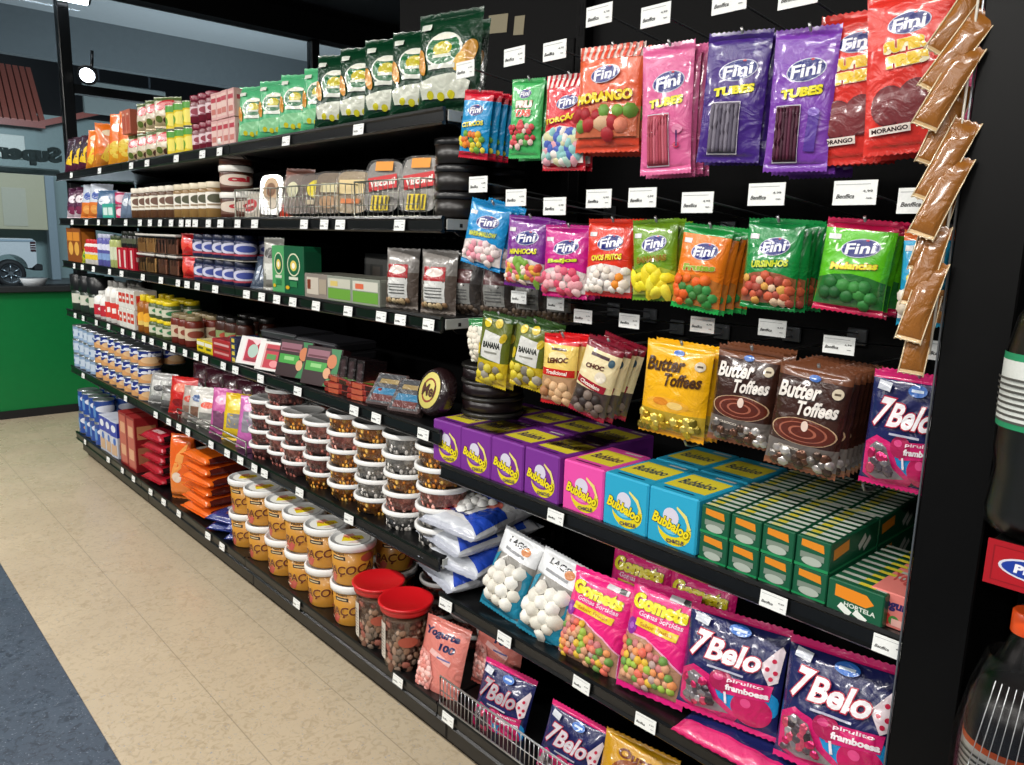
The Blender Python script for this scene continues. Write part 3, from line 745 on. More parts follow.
P = tubes('candy_bag', .103, .20, '#40207c', '#2c3a18', ['#6a6472', '#7c7684', '#585262'], 6, -.08, .46)
hang('A6', P, 3, 'dark purple sweets bag with grey tube sweets', g, sp=.017)
P = tubes('candy_bag', .094, .206, '#7d3fae', '#2c3a18', ['#4a1830', '#581c38', '#3e1428'], 7, -.16, .38)
m = MB(); F7 = bag_surf(.094, .206, .018, 7, .055, .8)
art_on(m, [('R', .24, .27, .17, .26, '#5a3a9a', -4), ('E', .25, .41, .09, .03, '#8c6cc8')], .094, .206, F7, .02, 'film', base=P.off); m.build('printed_figure', P.root)
hang('A7', P, 6, 'violet sweets bag with dark tube sweets', g, sp=.017)
P = make_bag('candy_bag', .105, .213, .02, [(1, '#e2362c')], fini(.0, .79, .28, .07, 5)+[('T', 'SUPER', -.03, .66, .52, .075, '#f0c418', 4, 0, .10, '#f6e8c0'), ('T', 'FRES', 0, .57, .50, .075, '#f0c418', 4, 0, .10, '#f6e8c0'),
   ('E', -.2, .30, .22, .125, '#6b2a30'), ('E', .12, .32, .24, .13, '#6b2a30'), ('E', -.2, .30, .205, .115, '#7d3438'), ('E', .12, .32, .22, .12, '#7d3438'), ('P', [(-.4, .3), (.3, .3), (.0, .16)], '#7d3438'),
   ('E', .36, .24, .10, .05, '#b0522e'), ('R', -.18, .155, .5, .05, '#f4e6dc', 3), ('T', 'MORANGO', -.18, .155, .44, .028, '#3a2424', 3, 0, .04)], None, 8)
hang('A8', P, 4, 'red strawberry strips bag beside the brown sachets', g, sp=.017, tagdz=.06)
pr = P
for i in range(2):
    pr.place(None, label='red strawberry strips bag '+('peeking out left, lower than its neighbours' if i == 0 else 'behind the left-hand peeking one'), cat='candy bag', group=g,
             mat=pose([-.535, 1.634, .105, .213, .03, .22], HY+.025+i*.018))
P = make_bag('candy_bag', .08, .20, .02, [(1, '#e2608c')], [], None, 9)
P.place(None, label='pink sweets bag at the far right of the top row, behind the sachets', cat='candy bag', group=g, mat=pose([-.395, 1.645, .08, .20, .02, .2], HY+.04))
hook2 = hook(0, .05, 0); hook2.location = (-.395, HY+.02, 1.63); tag(hook2, 'chrome peg hook at the far right of the top row, holding the pink bag', 'hook', 'peg hooks of the sweets bay')

# ---- second row
g = 'sweets bags hanging in the second row'
def fbag(w, h, base, prod, pcol, poc, fillc, seed, bands=None, size=.017, win='#e6dcd8', kw={}, top=None, fy=.70, arcv=.38):
    bd = bands or [(.075, base), (1, base)]
    art = ([('P', [(-.49, .08), (.49, .08), (.49, arcv-.02), (.25, arcv+.03), (0, arcv+.05), (-.25, arcv+.03), (-.49, arcv-.02)], win)]
           + [('R', -.34, .80, .18, .055, '#d8d8d8')] + fini(.06, fy, .30, .105) + [('T', prod, .02, .515, .66, .075, pcol, 5, .12, .05, poc)])
    return make_bag('candy_bag', w, h, .034, bd, art, ([(-.44, .09), (.44, .09), (.45, arcv-.03), (0, arcv+.03), (-.45, arcv-.03)], size, fillc, kw), seed, low=.6)
P = fbag(.11, .145, '#1590cf', 'MARSHMALLOW', '#c9d23a', '#1a5a92', ['#e7a2b0', '#f0d8d8', '#e08898', '#efe0dc'], 21, [(.13, '#0f86c6'), (1, '#1590cf')], .018)
hang('B1', P, 3, 'sky blue sweets bag with pink and white mallows', g)
P = fbag(.104, .149, '#7c2790', 'MINHOCAS', '#e0d82a', '#4a1458', ['#c84a3a', '#e0a83a', '#7aa83a', '#d86a7a', '#efd8c8'], 22, [(.10, '#6d1f80'), (1, '#7c2790')], .014, kw=dict(elong=1.8))
hang('B2', P, 3, 'purple sweets bag with coloured worm gums', g)
P = fbag(.106, .143, '#c9188a', 'Beijos', '#c9d828', '#8c1060', ['#e0607a', '#e8a0a8', '#f0c8c8', '#d84a68'], 23, [(.09, '#d01a7a'), (1, '#c9188a')], .019)
hang('B3', P, 3, 'magenta sweets bag with pink round gums', g)
P = fbag(.10, .145, '#e0341c', 'OVOS FRITOS', '#f0dc28', '#a82010', ['#efe6dc', '#f2ece6', '#e88a1c', '#eadccf'], 24, [(.07, '#c8242a'), (1, '#e0341c')], .018)
hang('B4', P, 4, 'red sweets bag with white and orange egg gums', g)
P = fbag(.088, .144, '#6f9a1c', 'BANANAS', '#8a6a18', '#b8c040', ['#efdf22', '#e8d21e', '#f2e640'], 25, [(.10, '#6a9a20'), (1, '#6f9a1c')], .02, '#a8b430', kw=dict(elong=1.8))
hang('B5', P, 3, 'olive green sweets bag with yellow banana gums', g)
P = fbag(.086, .145, '#ee7d1a', 'Frutas', '#8fae2c', '#e8dca0', ['#e8601a', '#2f8a3a', '#e86a1e', '#3a7a34', '#3c9448'], 26, [(.07, '#1fae4a'), (.88, '#ee7d1a'), (1, '#1c9a44')], .018, '#c87830')
hang('B6', P, 5, 'orange sweets bag with green seals and round gums', g)
P = fbag(.088, .141, '#128a42', 'URSINHOS', '#c8d428', '#0a5a2a', ['#c85a3a', '#d8a04a', '#b84838', '#e0c0a0', '#a84a3a'], 27, None, .015, '#9a5a40')
hang('B7', P, 5, 'dark green sweets bag with reddish bear gums', g)
P = fbag(.098, .135, '#5cc01c', 'Melancias', '#e8e02a', '#c0283a', ['#1f6a2c', '#2f7f38', '#1a5a28', '#3a8a3c'], 28, [(.08, '#c0184a'), (.30, '#4aae20'), (.89, '#5cc01c'), (1, '#c0124a')], .02, '#2a7030')
hang('B8', P, 5, 'lime green sweets bag with dark green balls', g)
P = fbag(.060, .132, '#1fa0d0', 'CUBOS', '#e8e02a', '#16608a', ['#efe0c8', '#e0a060', '#f2e8dc'], 29, [(.12, '#1fa0c8'), (.88, '#1fa0d0'), (1, '#d86a2c')], .02)
hang('B9', P, 2, 'narrow blue sweets bag with cream gums, partly behind sachets', g)

# ---- third row
g = 'toffee and gum bags hanging in the third row'
P = make_bag('candy_bag', .06, .10, .03, [(.8, '#d8d8c8'), (1, '#1f7a3a')], [], ([(-.4, .08), (.4, .08), (.4, .75), (-.4, .75)], .018, ['#efe8d8', '#e4dccb']), 30)
FIT['C0'] = [-1.335, 1.125, .06, .10, .12, .1]
hang('C0', P, 1, 'small white and green bag left of the banana sweets', g, hk=False)
def banana(w, h, s):
    art = [('P', [(-.30, .40), (.34, .36), (.36, .72), (-.26, .76)], '#d8d8d2'), ('T', 'BANANA', .04, .58, .56, .085, '#20241c', 3, 0, .05), ('R', .03, .48, .4, .025, '#8a8a80', 3),
           ('E', -.2, .86, .12, .06, '#d8c020', 30), ('E', .15, .88, .12, .06, '#cdb41e', -20), ('E', .36, .70, .08, .07, '#c4aa1c', -20), ('E', -.38, .5, .08, .08, '#cdb41e')]
    return make_bag('candy_bag', w, h, .034, [(.36, '#cdb21c'), (.9, '#5f6a1e'), (1, '#2c4a1e')], art, ([(-.4, .07), (.4, .07), (.4, .33), (-.4, .33)], .022, ['#cfc03a', '#d8c428', '#7a7468', '#b8a834', '#a09a8c']), s)
hang('C1', banana(.089, .166, 31), 2, 'yellow-green banana sweets bag, leftmost of two', g)
hang('C2', banana(.087, .148, 32), 3, 'yellow-green banana sweets bag, second of two', g)
art = [('R', .02, .80, .42, .035, '#4a2c18'), ('E', 0, .70, .26, .07, '#f4e2a8'), ('T', 'LEMOC', .02, .65, .6, .075, '#5a2a14', 6, .1, .05), ('R', .02, .48, .92, .10, '#c8201c'), ('T', 'Tradicional', .02, .48, .6, .055, '#f6ece0', 0, .1, .03)]
P = make_bag('candy_bag', .082, .147, .034, [(.06, '#c41a1c'), (.42, '#b9906a'), (.86, '#f0cf6a'), (1, '#d3161c')], art, ([(-.42, .08), (.42, .08), (.44, .40), (-.44, .40)], .022, ['#c79a6a', '#b88454', '#d8b084', '#a8744a'], dict(squash=.7)), 33)
hang('C3', P, 3, 'red and yellow bag of caramel cubes', g)
art = [('R', .0, .80, .5, .04, '#4a3038'), ('E', .33, .76, .08, .05, '#3c5a6a'), ('T', 'CHOC', -.05, .66, .5, .06, '#5a2a24', 6, .1, .05), ('E', .18, .56, .14, .07, '#e8dcc8'), ('R', -.02, .44, .8, .09, '#a3182c', -6), ('T', 'Chocolate', -.02, .44, .56, .05, '#f6ece0', -6, .1, .03)]
P = make_bag('candy_bag', .082, .16, .034, [(.07, '#a01830'), (.38, '#4c3c38'), (.86, '#ecdcae'), (1, '#7c1428')], art, ([(-.42, .08), (.42, .08), (.44, .36), (-.44, .36)], .022, ['#4a3a36', '#5c4a42', '#332826', '#7a6a60'], dict(squash=.7)), 34)
hang('C4', P, 4, 'cream and maroon bag of chocolate caramels', g)
def toffee(w, h, base, dark, txt, fillc, seed, bands, swirl=None, sub=None):
    art = [arc(.06, .30, .0, '#8a7a30' if not swirl else '#7c746e')] if False else []
    if swirl:
        for i, (rx, c) in enumerate(((.46, '#c8a884'), (.44, swirl), (.34, '#a8604a'), (.31, swirl), (.20, '#a8604a'), (.16, swirl))): art.append(('E', 0, .40, rx, rx*.27, c))
        art.append(('E', .02, .46, .05, .05, '#e8cfc0'))
    else:
        art += [('E', -.05, .36, .34, .07, '#f0b030'), ('E', -.15, .38, .12, .04, '#e08a20'), ('E', .08, .36, .12, .04, '#f6d078')]
    art += [('E', .02, .90, .08, .03, '#3a6ab8'), ('T', 'Butter', -.14, .77, .58, .15, txt, 4, .2, .035), ('T', 'Toffees', .14, .63, .56, .135, txt, 4, .2, .035), ('E', .36, .80, .075, .05, '#d8cab0'), ('R', .36, .80, .08, .02, '#5a4a3a')]
    if sub: art.append(('T', sub, -.15, .235, .30, .022, '#e8dccc', -3, 0, .03))
    return make_bag('candy_bag', w, h, .034, bands, art, ([(-.45, .07), (.45, .07), (.45, .26), (.2, .22), (-.2, .20), (-.45, .26)], .017, fillc, dict(mat='foil', density=1.1)), seed)
P = toffee(.128, .171, '#f0b414', None, '#4a2a0c', ['#d8b83a', '#c09a28', '#8a7a2c', '#e8d068'], 35, [(.08, '#e8a00e'), (.28, '#b89a2c'), (1, '#f2b312')])
hang('C5', P, 3, 'yellow butter candy bag with brown lettering', g, tagdz=.04)
P = toffee(.104, .164, '#3c2018', None, '#efe8e0', ['#c8c0bc', '#8a8480', '#6a4a3c', '#e0dcd8', '#54443c'], 36, [(.07, '#8a5638'), (.28, '#6c645f'), (.88, '#3a1f17'), (1, '#6e4028')], '#5c2416', 'CHOCO')
hang('C6', P, 3, 'dark brown toffee bag, left of the two chocolate ones', g, tagdz=.04)
P = toffee(.112, .168, '#3c2018', None, '#efe8e0', ['#c8c0bc', '#8a8480', '#6a4a3c', '#e0dcd8', '#54443c'], 37, [(.07, '#8a5638'), (.28, '#6c645f'), (.88, '#3a1f17'), (1, '#6e4028')], '#5c2416', 'CHOCO')
hang('C7', P, 7, 'dark brown toffee bag, right of the two chocolate ones', g, tagdz=.04, sp=.018)
def belo(w, h, seed, sev='#f2eef2', T=.034, dark=False, crop=False, amp=1.2):
    base = '#1c2158' if not dark else '#141428'; pk = '#d3226e' if not dark else '#a82058'
    bl = '#1f8ac8' if not dark else '#2c5a9a'; red = '#b8203c' if not dark else '#33303c'; wt = sev if not dark else '#6d6a72'
    art = [('E', .22, .30, .30, .16, bl), ('P', [(-.46, .10), (-.48, .38), (-.34, .46), (-.16, .42), (-.04, .24), (.16, .12), (.10, .05), (-.30, .03)], pk),
           ('P', [(-.40, .11), (-.41, .35), (-.33, .41), (-.20, .37), (-.09, .20), (.06, .12), (-.28, .07)], '#8a8288' if not dark else '#4a4650'),
           ('E', .27, .22, .19, .145, '#c31a5c' if not dark else '#8c1c4a'), ('E', .22, .27, .05, .04, '#e04a86'), ('P', [(-.1, .44), (.44, .48), (.42, .34), (-.02, .29)], pk),
           ('R', .02, .29, .025, .16, '#efe6ee', 10), ('E', -.03, .40, .12, .095, '#a81a50' if not dark else '#7c1a44'), ('E', -.06, .43, .05, .03, '#d0407c'),
           ('T', 'pirulito', .2, .435, .34, .04, '#f6dce8', 3, .1, .02), ('T', 'framboesa', .22, .375, .40, .055, '#f8eef4', 3, .1, .05),
           ('P', [(.30, .64), (.46, .84), (.49, .80), (.47, .52), (.40, .48)], '#e8d8de' if not dark else '#5c4a58'),
           ('E', .37, .62, .02, .02, '#c8284a'), ('E', .42, .70, .02, .02, '#c8284a'), ('E', .44, .60, .02, .02, '#c8284a'), ('E', .41, .54, .02, .02, '#c8284a'),
           ('T', '7', -.30, .665, .15, .25, wt, -3, .25, .035, red), ('T', 'Belo', .06, .655, .52, .20, wt, 0, .25, .03, red), ('R', .0, .50, .36, .018, '#b8b8cc'),
           ('E', .06, .875, .11, .05, '#2c6ac0' if not dark else '#2a3a6a'), ('R', .06, .875, .14, .022, '#cfe0f0' if not dark else '#3a4a7a'), ('R', -.33, .88, .16, .075, '#c8ccd6' if not dark else '#4a4a58', -8)]
    return make_bag('candy_bag', w, h, T, [(.05, pk), (.93, base), (1, pk)], art, ([(-.39, .12), (-.40, .34), (-.33, .395), (-.21, .36), (-.10, .19), (-.02, .14)], .014, ['#9a949a', '#c8c4c8', '#d0306a', '#6a6068', '#e0607c', '#4a4248'], dict(mat='foil', squash=.35, elong=1.4)), seed, amp=amp, nx=34, nz=38)
hang('C8', belo(.11, .169, 38), 3, 'navy raspberry lollipop bag hanging beside the post', g, tagdz=.04)
FIT['C8'][0] = -.391
# spare hooks without bags, and second tickets seen under the bag rows
for i, (x, z) in enumerate(((-.47, .93), (-1.02, .965), (-.80, .93))):
    hh = hook(0, .03, 0); hh.location = (x, HY+.06, z); hh.children[-1].hide_render = False
    for c in list(hh.children):
        if c.name.startswith('ticket'): bpy.data.objects.remove(c)
    tag(hh, ('empty chrome peg hook below the brown toffee bags', 'empty chrome peg hook below the maroon caramel bags', 'empty chrome peg hook below the yellow candy bag')[i], 'hook', 'empty peg hooks')

# ================================================================== HANGING STRIP OF BROWN SACHETS
r = empty('sachet_strip')
m = MB(); m.tube([(.006, .014, .46), (.005, .014, .2), (.002, .014, .0)], .0016, '#d8d0c0', 'plastic'); m.build('strip_cord', r)
for i in range(10):
    z = .40-i*.043; s = MB(); w, h = .031, .104
    F = bag_surf(w, h, .012, 50+i, .06, .7); bag_mesh(s, w, h, .012, [(.06, '#d8b98a'), (1, '#965e24')], 50+i, 8, 12, 'film', .7)
    for sx_ in (-1, 1): s.tube([F(sx_*w*.49, h*j/8, .001) for j in range(9)], .0009, '#e8d2ac', 'film', 5)
    s.tube([F((-.49+.98*j/6)*w, h*.02, .001) for j in range(7)], .0009, '#e8d2ac', 'film', 5)
    o = s.build('sachet', r); o.location = (-.030-.003*math.sin(i)+.0020*i, -.006*(i % 3), z-.040); o.rotation_euler = (math.radians(-6), math.radians(30+3*math.sin(i*1.7)-i*2.6), math.radians(24+12*math.cos(i*2.1)))
r.location = (-.356, 1.03, 1.172); r.rotation_euler = (0, 0, 0)
tag(r, 'hanging strip of translucent brown sachets beside the black post', 'candy strip')

# ================================================================== GOODS ON THE SHELVES
rr = random.Random(3)
Y0 = D+.012
def rowx(x0, x1, n): return [x0+(x1-x0)*(i+.5)/n for i in range(n)]
def grid(P, xs, z, y, tiers, th, desc, cat, group, yaw=.5, jy=.15, rows=1, rp=.1, rowtier=None, label=None):
    """facing columns, left to right, stacked in layers, with further rows behind"""
    for k in range(tiers):
        for i, x in enumerate(xs):
            for b in range(rows if (rowtier is None or k in rowtier) else 1):
                pos = LR(i, len(xs)) if len(xs) > 1 else ''
                lay = tier(k, tiers) if tiers > 1 else ''
                bk = '' if b == 0 else ('behind the front row' if b == 1 else 'in the third row back')
                l = ', '.join(q for q in (desc, pos, lay, bk) if q)
                if len(l.split()) > 16: l = l.replace(' from left', '').replace('behind the front row', 'rear row').replace('in the third row back', 'third row')
                if len(l.split()) > 16: l = l.replace(' on the top shelf', '').replace(' on the fourth shelf', '').replace(' on the bottom deck', '')
                P.place((x+rr.uniform(-.003, .003), y+b*rp+rr.uniform(-.003, .003), z+k*th+.0004), (0, 0, yaw+rr.uniform(-jy, jy)), l, cat, group)

# ---------- top shelf
z = SH['L6']
def pouch(name, w, h, T, bands, art, seed, amp=1.): return make_bag(name, w, h, T, bands, art, None, seed, amp=amp, nx=10, nz=14, L=.02)
def stand(P, xs, z, y, lean, yaw, label, cat, group, jl=.02):
    n = len(xs)
    for i, x in enumerate(xs):
        M = Matrix.Translation(Vector((x, y, z))) @ Matrix.Rotation(yaw+rr.uniform(-.06, .06), 4, 'Z') @ Matrix.Rotation(-lean-rr.uniform(0, jl), 4, 'X') @ Matrix.Rotation(rr.uniform(-.04, .04), 4, 'Y')
        P.place(None, label=label+(', '+LR(i, n) if n > 1 else ''), cat=cat, group=group, mat=M)
P = pouch('snack_bag', .13, .19, .05, [(.3, '#4c1530'), (.8, '#2a1a28'), (1, '#3a1c2c')], [('P', [(-.3, .25), (-.05, .6), (.3, .75), (.05, .45), (.1, .2)], '#e0b81c'), ('E', .1, .8, .15, .06, '#d8c8a0')], 60)
stand(P, [-4.70, -4.56, -4.44], z, Y0+.04, .2, .5, 'dark plum snack bag with yellow burst, top shelf far end', 'snack bag', 'plum snack bags')
P = pouch('snack_bag', .13, .20, .05, [(.3, '#c87a20'), (1, '#e8741c')], [('P', [(-.3, .2), (0, .55), (.32, .62), (.2, .3), (-.1, .12)], '#e8c030'), ('E', 0, .78, .25, .07, '#f0d8b0')], 61)
stand(P, [-4.29, -4.15], z, Y0+.04, .16, .5, 'orange snack bag with yellow picture on the top shelf', 'snack bag', 'orange snack bags')
stand(P, [-4.03], z, Y0+.04, .02, 1.1, 'orange snack bag turned sideways on the top shelf', 'snack bag', None)
P = pouch('snack_bag', .13, .235, .05, [(.4, '#e0961c'), (1, '#ee6f16')], [('E', 0, .3, .35, .16, '#e8c84a'), ('E', 0, .72, .28, .08, '#f4e0c0')], 62)
stand(P, [-3.90, -3.77], z, Y0+.04, .1, .5, 'tall orange and yellow snack bag on the top shelf', 'snack bag', 'tall orange snack bags')
ol = [('E', .0, .70, .38, .17, '#c8323c', 10), ('E', .0, .70, .30, .11, '#e08a8a', 10), ('E', -.2, .25, .14, .11, '#5a6a2a'), ('E', .12, .2, .16, .12, '#4c2c20'), ('E', .3, .32, .12, .1, '#5a6a2a')]
P = pouch('olive_pouch', .13, .118, .05, [(.35, '#c8b48a'), (.85, '#dccfb8'), (1, '#5f7040')], ol, 63)
stand(P, rowx(-3.70, -3.22, 4), z, Y0+.045, .06, .45, 'cream pouch with red oval and olives, bottom layer of the top shelf', 'food pouch', 'olive pouches, bottom layer')
z2 = z+.121
for i, x in enumerate(rowx(-3.56, -3.22, 3)):
    P.place((x, Y0+.05, z2-.002), (-.04, 0, .45+.05*i), f'cream pouch with red oval and olives, upper layer, {LR(i, 3)}', 'food pouch', 'olive pouches, upper layer')
P = make_box('biscuit_pack', .045, .10, .10, '#c0684e', [('R', 0, .5, .7, .7, '#b4543e'), ('R', 0, .8, .5, .08, '#e8c0a8')])
for i, x in enumerate((-3.70, -3.645)): P.place((x, Y0+.06, z2+.0), (0, 0, .05), f'salmon red biscuit pack standing on the pouches, {LR(i,2)}', 'biscuit pack', 'salmon packs on the top shelf')
P = make_can('canned_corn', .037, .092, '#e2c818', [('R', 0, .85, 2.6, .25, '#4c9a2c'), ('E', .1, .42, .5, .25, '#f0e060'), ('E', -.5, .35, .35, .2, '#6aa030'), ('E', .8, .35, .3, .2, '#6aa030')], rim='#b8bca8')
grid(P, rowx(-3.20, -2.955, 3), z, Y0+.042, 2, .093, 'yellow tin with green top band on the top shelf', 'can', 'yellow tins on the top shelf', rows=2, rp=.08)
P = make_jar('jam_jar', .036, .096, '#6a1428', '#7c1c34', .2, [('R', .2, .42, 1.7, .34, '#d8c0c4'), ('E', .3, .42, .5, .12, '#8a2038'), ('R', .3, .28, .8, .05, '#a06070')], cr=.95)
grid(P, rowx(-2.94, -2.735, 3), z, Y0+.04, 2, .097, 'maroon jar with pale label on the top shelf', 'jar', 'maroon jars on the top shelf', rows=2, rp=.078)
P = make_box('wafer_pack', .047, .11, .088, '#d8a8a4', [('R', 0, .5, .84, .8, '#e4c4ba'), ('R', 0, .72, .8, .16, '#b83c4c'), ('R', 0, .3, .7, .2, '#c87a70')], [('R', 0, .5, .8, .8, '#dcb4ac')], [('R', 0, .5, .8, .8, '#dcb8b0'), ('R', 0, .7, .8, .16, '#b83c4c'), ('R', 0, .3, .7, .1, '#b86a60')])
grid(P, rowx(-2.73, -2.54, 4), z, Y0+.06, 2, .0895, 'slim pink and cream wafer box on the top shelf', 'box', 'pink wafer boxes on the top shelf', yaw=0, jy=.02)
def chip_art(lite):
    c = '#5ec487' if lite else '#0d5a34'
    return [('E', .0, .60, .30, .17, '#e6e8dc'), ('E', .0, .60, .27, .15, '#1e6a3c'), ('E', .0, .60, .15, .075, '#c8ba2c'), ('R', 0, .535, .3, .03, '#d8dcc8'), ('E', .0, .72, .2, .03, '#f0f0e0'),
            ('E', .36, .52, .09, .17, '#d8982a', -24), ('E', .27, .47, .07, .10, '#e8b850', -30), ('E', -.36, .50, .08, .14, '#d08c20', 20), ('R', 0, .43, .42, .045, '#e6e8dc'),
            ('P', [(-.36, .14), (.36, .12), (.42, .28), (.2, .36), (-.15, .34), (-.42, .30)], '#d5d8c8' if not lite else '#8fcf9a'),
            ('E', -.2, .17, .06, .04, '#c8c020'), ('E', -.03, .15, .06, .04, '#c8c020'), ('E', .14, .16, .06, .04, '#c8c020'), ('R', -.32, .84, .18, .06, '#d8dcd0')]
P = make_bag('snack_bag', .145, .185, .05, [(1, '#55b67e')], chip_art(True), None, 64, nx=12, nz=16, amp=1.4)
stand(P, rowx(-2.54, -1.98, 4), z, Y0+.045, .12, .5, 'light green snack bag with yellow emblem on the top shelf', 'snack bag', 'light green snack bags')
P = make_bag('snack_bag', .15, .205, .055, [(1, '#06371f')], chip_art(False), None, 65, nx=12, nz=16, amp=1.4)
stand(P, [-1.96, -1.83, -1.70, -1.585], z, Y0+.045, .10, .5, 'dark green snack bag with white window on the top shelf', 'snack bag', 'dark green snack bags')
P = make_bag('snack_bag', .175, .225, .06, [(1, '#06371f')], chip_art(False), None, 66, nx=12, nz=16, amp=1.4)
stand(P, [-1.47], z, Y0+.05, .06, .25, 'largest dark green snack bag at the right end of the top shelf', 'snack bag', None)
P.place((-1.53, Y0+.12, z), (-.08, 0, .2), 'dark green snack bag behind the largest one on the top shelf', 'snack bag', None)

# ---------- second shelf
z = SH['L5']
P = pouch('snack_bag', .11, .17, .045, [(.25, '#c8b8c0'), (1, '#4c1c3c')], [('E', 0, .6, .3, .12, '#e8dfe4'), ('E', 0, .25, .3, .12, '#7a2c4c')], 70)
stand(P, [-4.74, -4.60], z, Y0+.04, .15, .5, 'dark purple and white bag at the far end of the second shelf', 'snack bag', 'purple bags on the second shelf')
P = pouch('snack_bag', .15, .175, .045, [(.45, '#d8742c'), (1, '#c8d0dc')], [('E', 0, .65, .3, .13, '#2c4c9a'), ('E', -.1, .25, .2, .12, '#e8a050')], 71)
stand(P, [-4.42, -4.28], z, Y0+.04, .15, .5, 'white and orange bag with blue oval on the second shelf', 'snack bag', 'white and orange bags')
P = pouch('snack_bag', .12, .14, .045, [(1, '#4a6a8c')], [('E', 0, .6, .3, .15, '#d8dce4')], 72)
stand(P, [-4.16], z, Y0+.04, .15, .5, 'blue bag with white oval on the second shelf', 'snack bag', None)
P = make_box('tea_box', .07, .08, .07, '#3aa894', [('R', 0, .5, .7, .5, '#d8ece4')], [], [('R', 0, .5, .7, .5, '#bfe0d8')])
for i, x in enumerate((-4.06, -3.98)): P.place((x, Y0+.05, z), (0, 0, .1), f'small teal box beside the pink tins on the second shelf, {LR(i,2)}', 'box', 'small teal boxes')
P = make_can('small_tin', .036, .06, '#c82860', [('E', .2, .5, .5, .3, '#f0d0dc')], '#d8a0b0')
for k in range(2): P.place((-3.90, Y0+.05, z+k*.061), (0, 0, .6), f'small pink tin on the second shelf, {("lower","upper")[k]} of two', 'can', 'pink tins')
P = pouch('snack_bag', .10, .12, .04, [(1, '#6a7c94')], [('E', 0, .6, .3, .15, '#c8d0d8')], 73)
stand(P, [-3.82, -3.73], z, Y0+.04, .2, .5, 'grey-blue bag left of the cream jars', 'snack bag', 'grey-blue bags')
for q, (cap_, body, lab_, xs) in enumerate((('#e6ddcc', '#5a3a22', '#e8e2d2', rowx(-3.68, -3.18, 6)), ('#dccfb4', '#8a6a3a', '#ece6da', rowx(-3.17, -2.76, 5)))):
    P = make_jar('spread_jar', .036, .128, body, cap_, .16, [('E', .3, .55, .5, .12, ('#6a4a3a', '#4c4c34')[q]), ('R', .3, .38, 1.0, .05, '#9a8468')], (.28, .72, lab_), cr=.92)
    grid(P, xs, z, Y0+.04, 1, .1, ('dark brown spread jar with cream cap and label', 'amber spread jar with tan cap and white label')[q], 'jar', 'capped spread jars on the second shelf', rows=2, rp=.08)
P = make_jar('cream_tub', .055, .088, '#4a2418', '#e8e4dc', .22, [('E', .4, .45, .7, .22, '#d8c8b8'), ('T', 'cal', .5, .5, .7, .22, '#b81c2c', 0, .1, .06)], (.18, .66, '#6a4838'), cr=1.03, shoulder=.02)
for k in range(3): P.place((-2.67, Y0+.06, z+k*.089), (0, 0, .35), f'brown tub with white lid, {tier(k,3)} of the tall stack', 'tub', 'brown cream tubs')
P.place((-2.555, Y0+.06, z), (0, 0, .35), 'brown tub with white lid right of the tall stack', 'tub', None)
def basket(w, d, h, name='wire_basket', nw=14, sides=True):
    m = MB(); R_ = .0016
    m.tube([(-w/2, 0, h), (-w/2, 0, 0), (w/2, 0, 0), (w/2, 0, h), (-w/2, 0, h)], .0024, '#a8a89c')
    for i in range(1, nw): x = -w/2+w*i/nw; m.tube([(x, 0, 0), (x, 0, h)], .0011, '#a8a89c', seg=5)
    for q in (.33, .66): m.tube([(-w/2, 0, h*q), (w/2, 0, h*q)], .0011, '#a8a89c', seg=5)
    if sides:
        for s_ in (-1, 1):
            m.tube([(s_*w/2, 0, h), (s_*w/2, d, h), (s_*w/2, d, 0), (s_*w/2, 0, 0)], .002, '#a8a89c')
            for i in range(1, 5): m.tube([(s_*w/2, d*i/5, 0), (s_*w/2, d*i/5, h)], .0011, '#a8a89c', seg=5)
        m.tube([(-w/2, d, 0), (w/2, d, 0)], .0011, '#a8a89c')
    return m.build(name)
for i, (x, w) in enumerate(((-2.42, .26), (-2.06, .36), (-1.655, .29))):
    o = basket(w, .10, .088, nw=int(w/.022)); o.location = (x, Y0+.002, z+.003)
    tag(o, ('low wire basket round the oval packs left on the second shelf', 'middle wire basket holding sliced bread packs on the second shelf', 'right wire basket holding red and yellow label trays')[i], 'basket', 'wire baskets on the second shelf')
def oval_tray(name, w, h, col, art, seed, T=.05):
    """clear blister tray with rounded outline standing on edge, printed card inside"""
    r = empty(name); m = MB(); n = 28; pts = []
    for i in range(n):
        a = 2*math.pi*i/n; c, s = math.cos(a), math.sin(a); pw = .45
        pts.append((w/2*math.copysign(abs(c)**pw, c), h/2+h/2*math.copysign(abs(s)**pw, s)))
    vs = [(x*.93, -T/2, (z_-h/2)*.93+h/2) for x, z_ in pts]+[(x, T/2, z_) for x, z_ in pts]+[(x*1.03, T/2, (z_-h/2)*1.03+h/2) for x, z_ in pts]
    fs = [tuple(range(n-1, -1, -1))]+[(i, (i+1) % n, (i+1) % n+n, i+n) for i in range(n)]+[(i+n, (i+1) % n+n, (i+1) % n+2*n, i+2*n) for i in range(n)]
    m.add(vs, fs, '#dddddd', 'clear', False); m.build('blister', r)
    m = MB(); v2 = [(x*.88, -T/2+.006, (z_-h/2)*.88+h/2) for x, z_ in pts]+[(x*.9, T/2-.004, (z_-h/2)*.9+h/2) for x, z_ in pts]
    m.add(v2, fs[:1+n]+[tuple(range(n, 2*n))], col, 'food', False)
    art_on(m, art, w*.86, h, lambda x, z_, o: (x, -T/2-.0008-o, z_), .05, 'paper'); m.build('filling', r)
    return Proto(r)
P = oval_tray('bread_pack', .105, .135, '#a88a68', [('E', 0, .62, .36, .28, '#c8a884'), ('E', 0, .62, .22, .16, '#7a5438'), ('E', .1, .3, .2, .14, '#d8ccb8')], 1)
P.place((-2.37, Y0+.055, z+.004), (-.12, 0, .35), 'rounded clear pack of pale bread in the left wire basket', 'food pack')
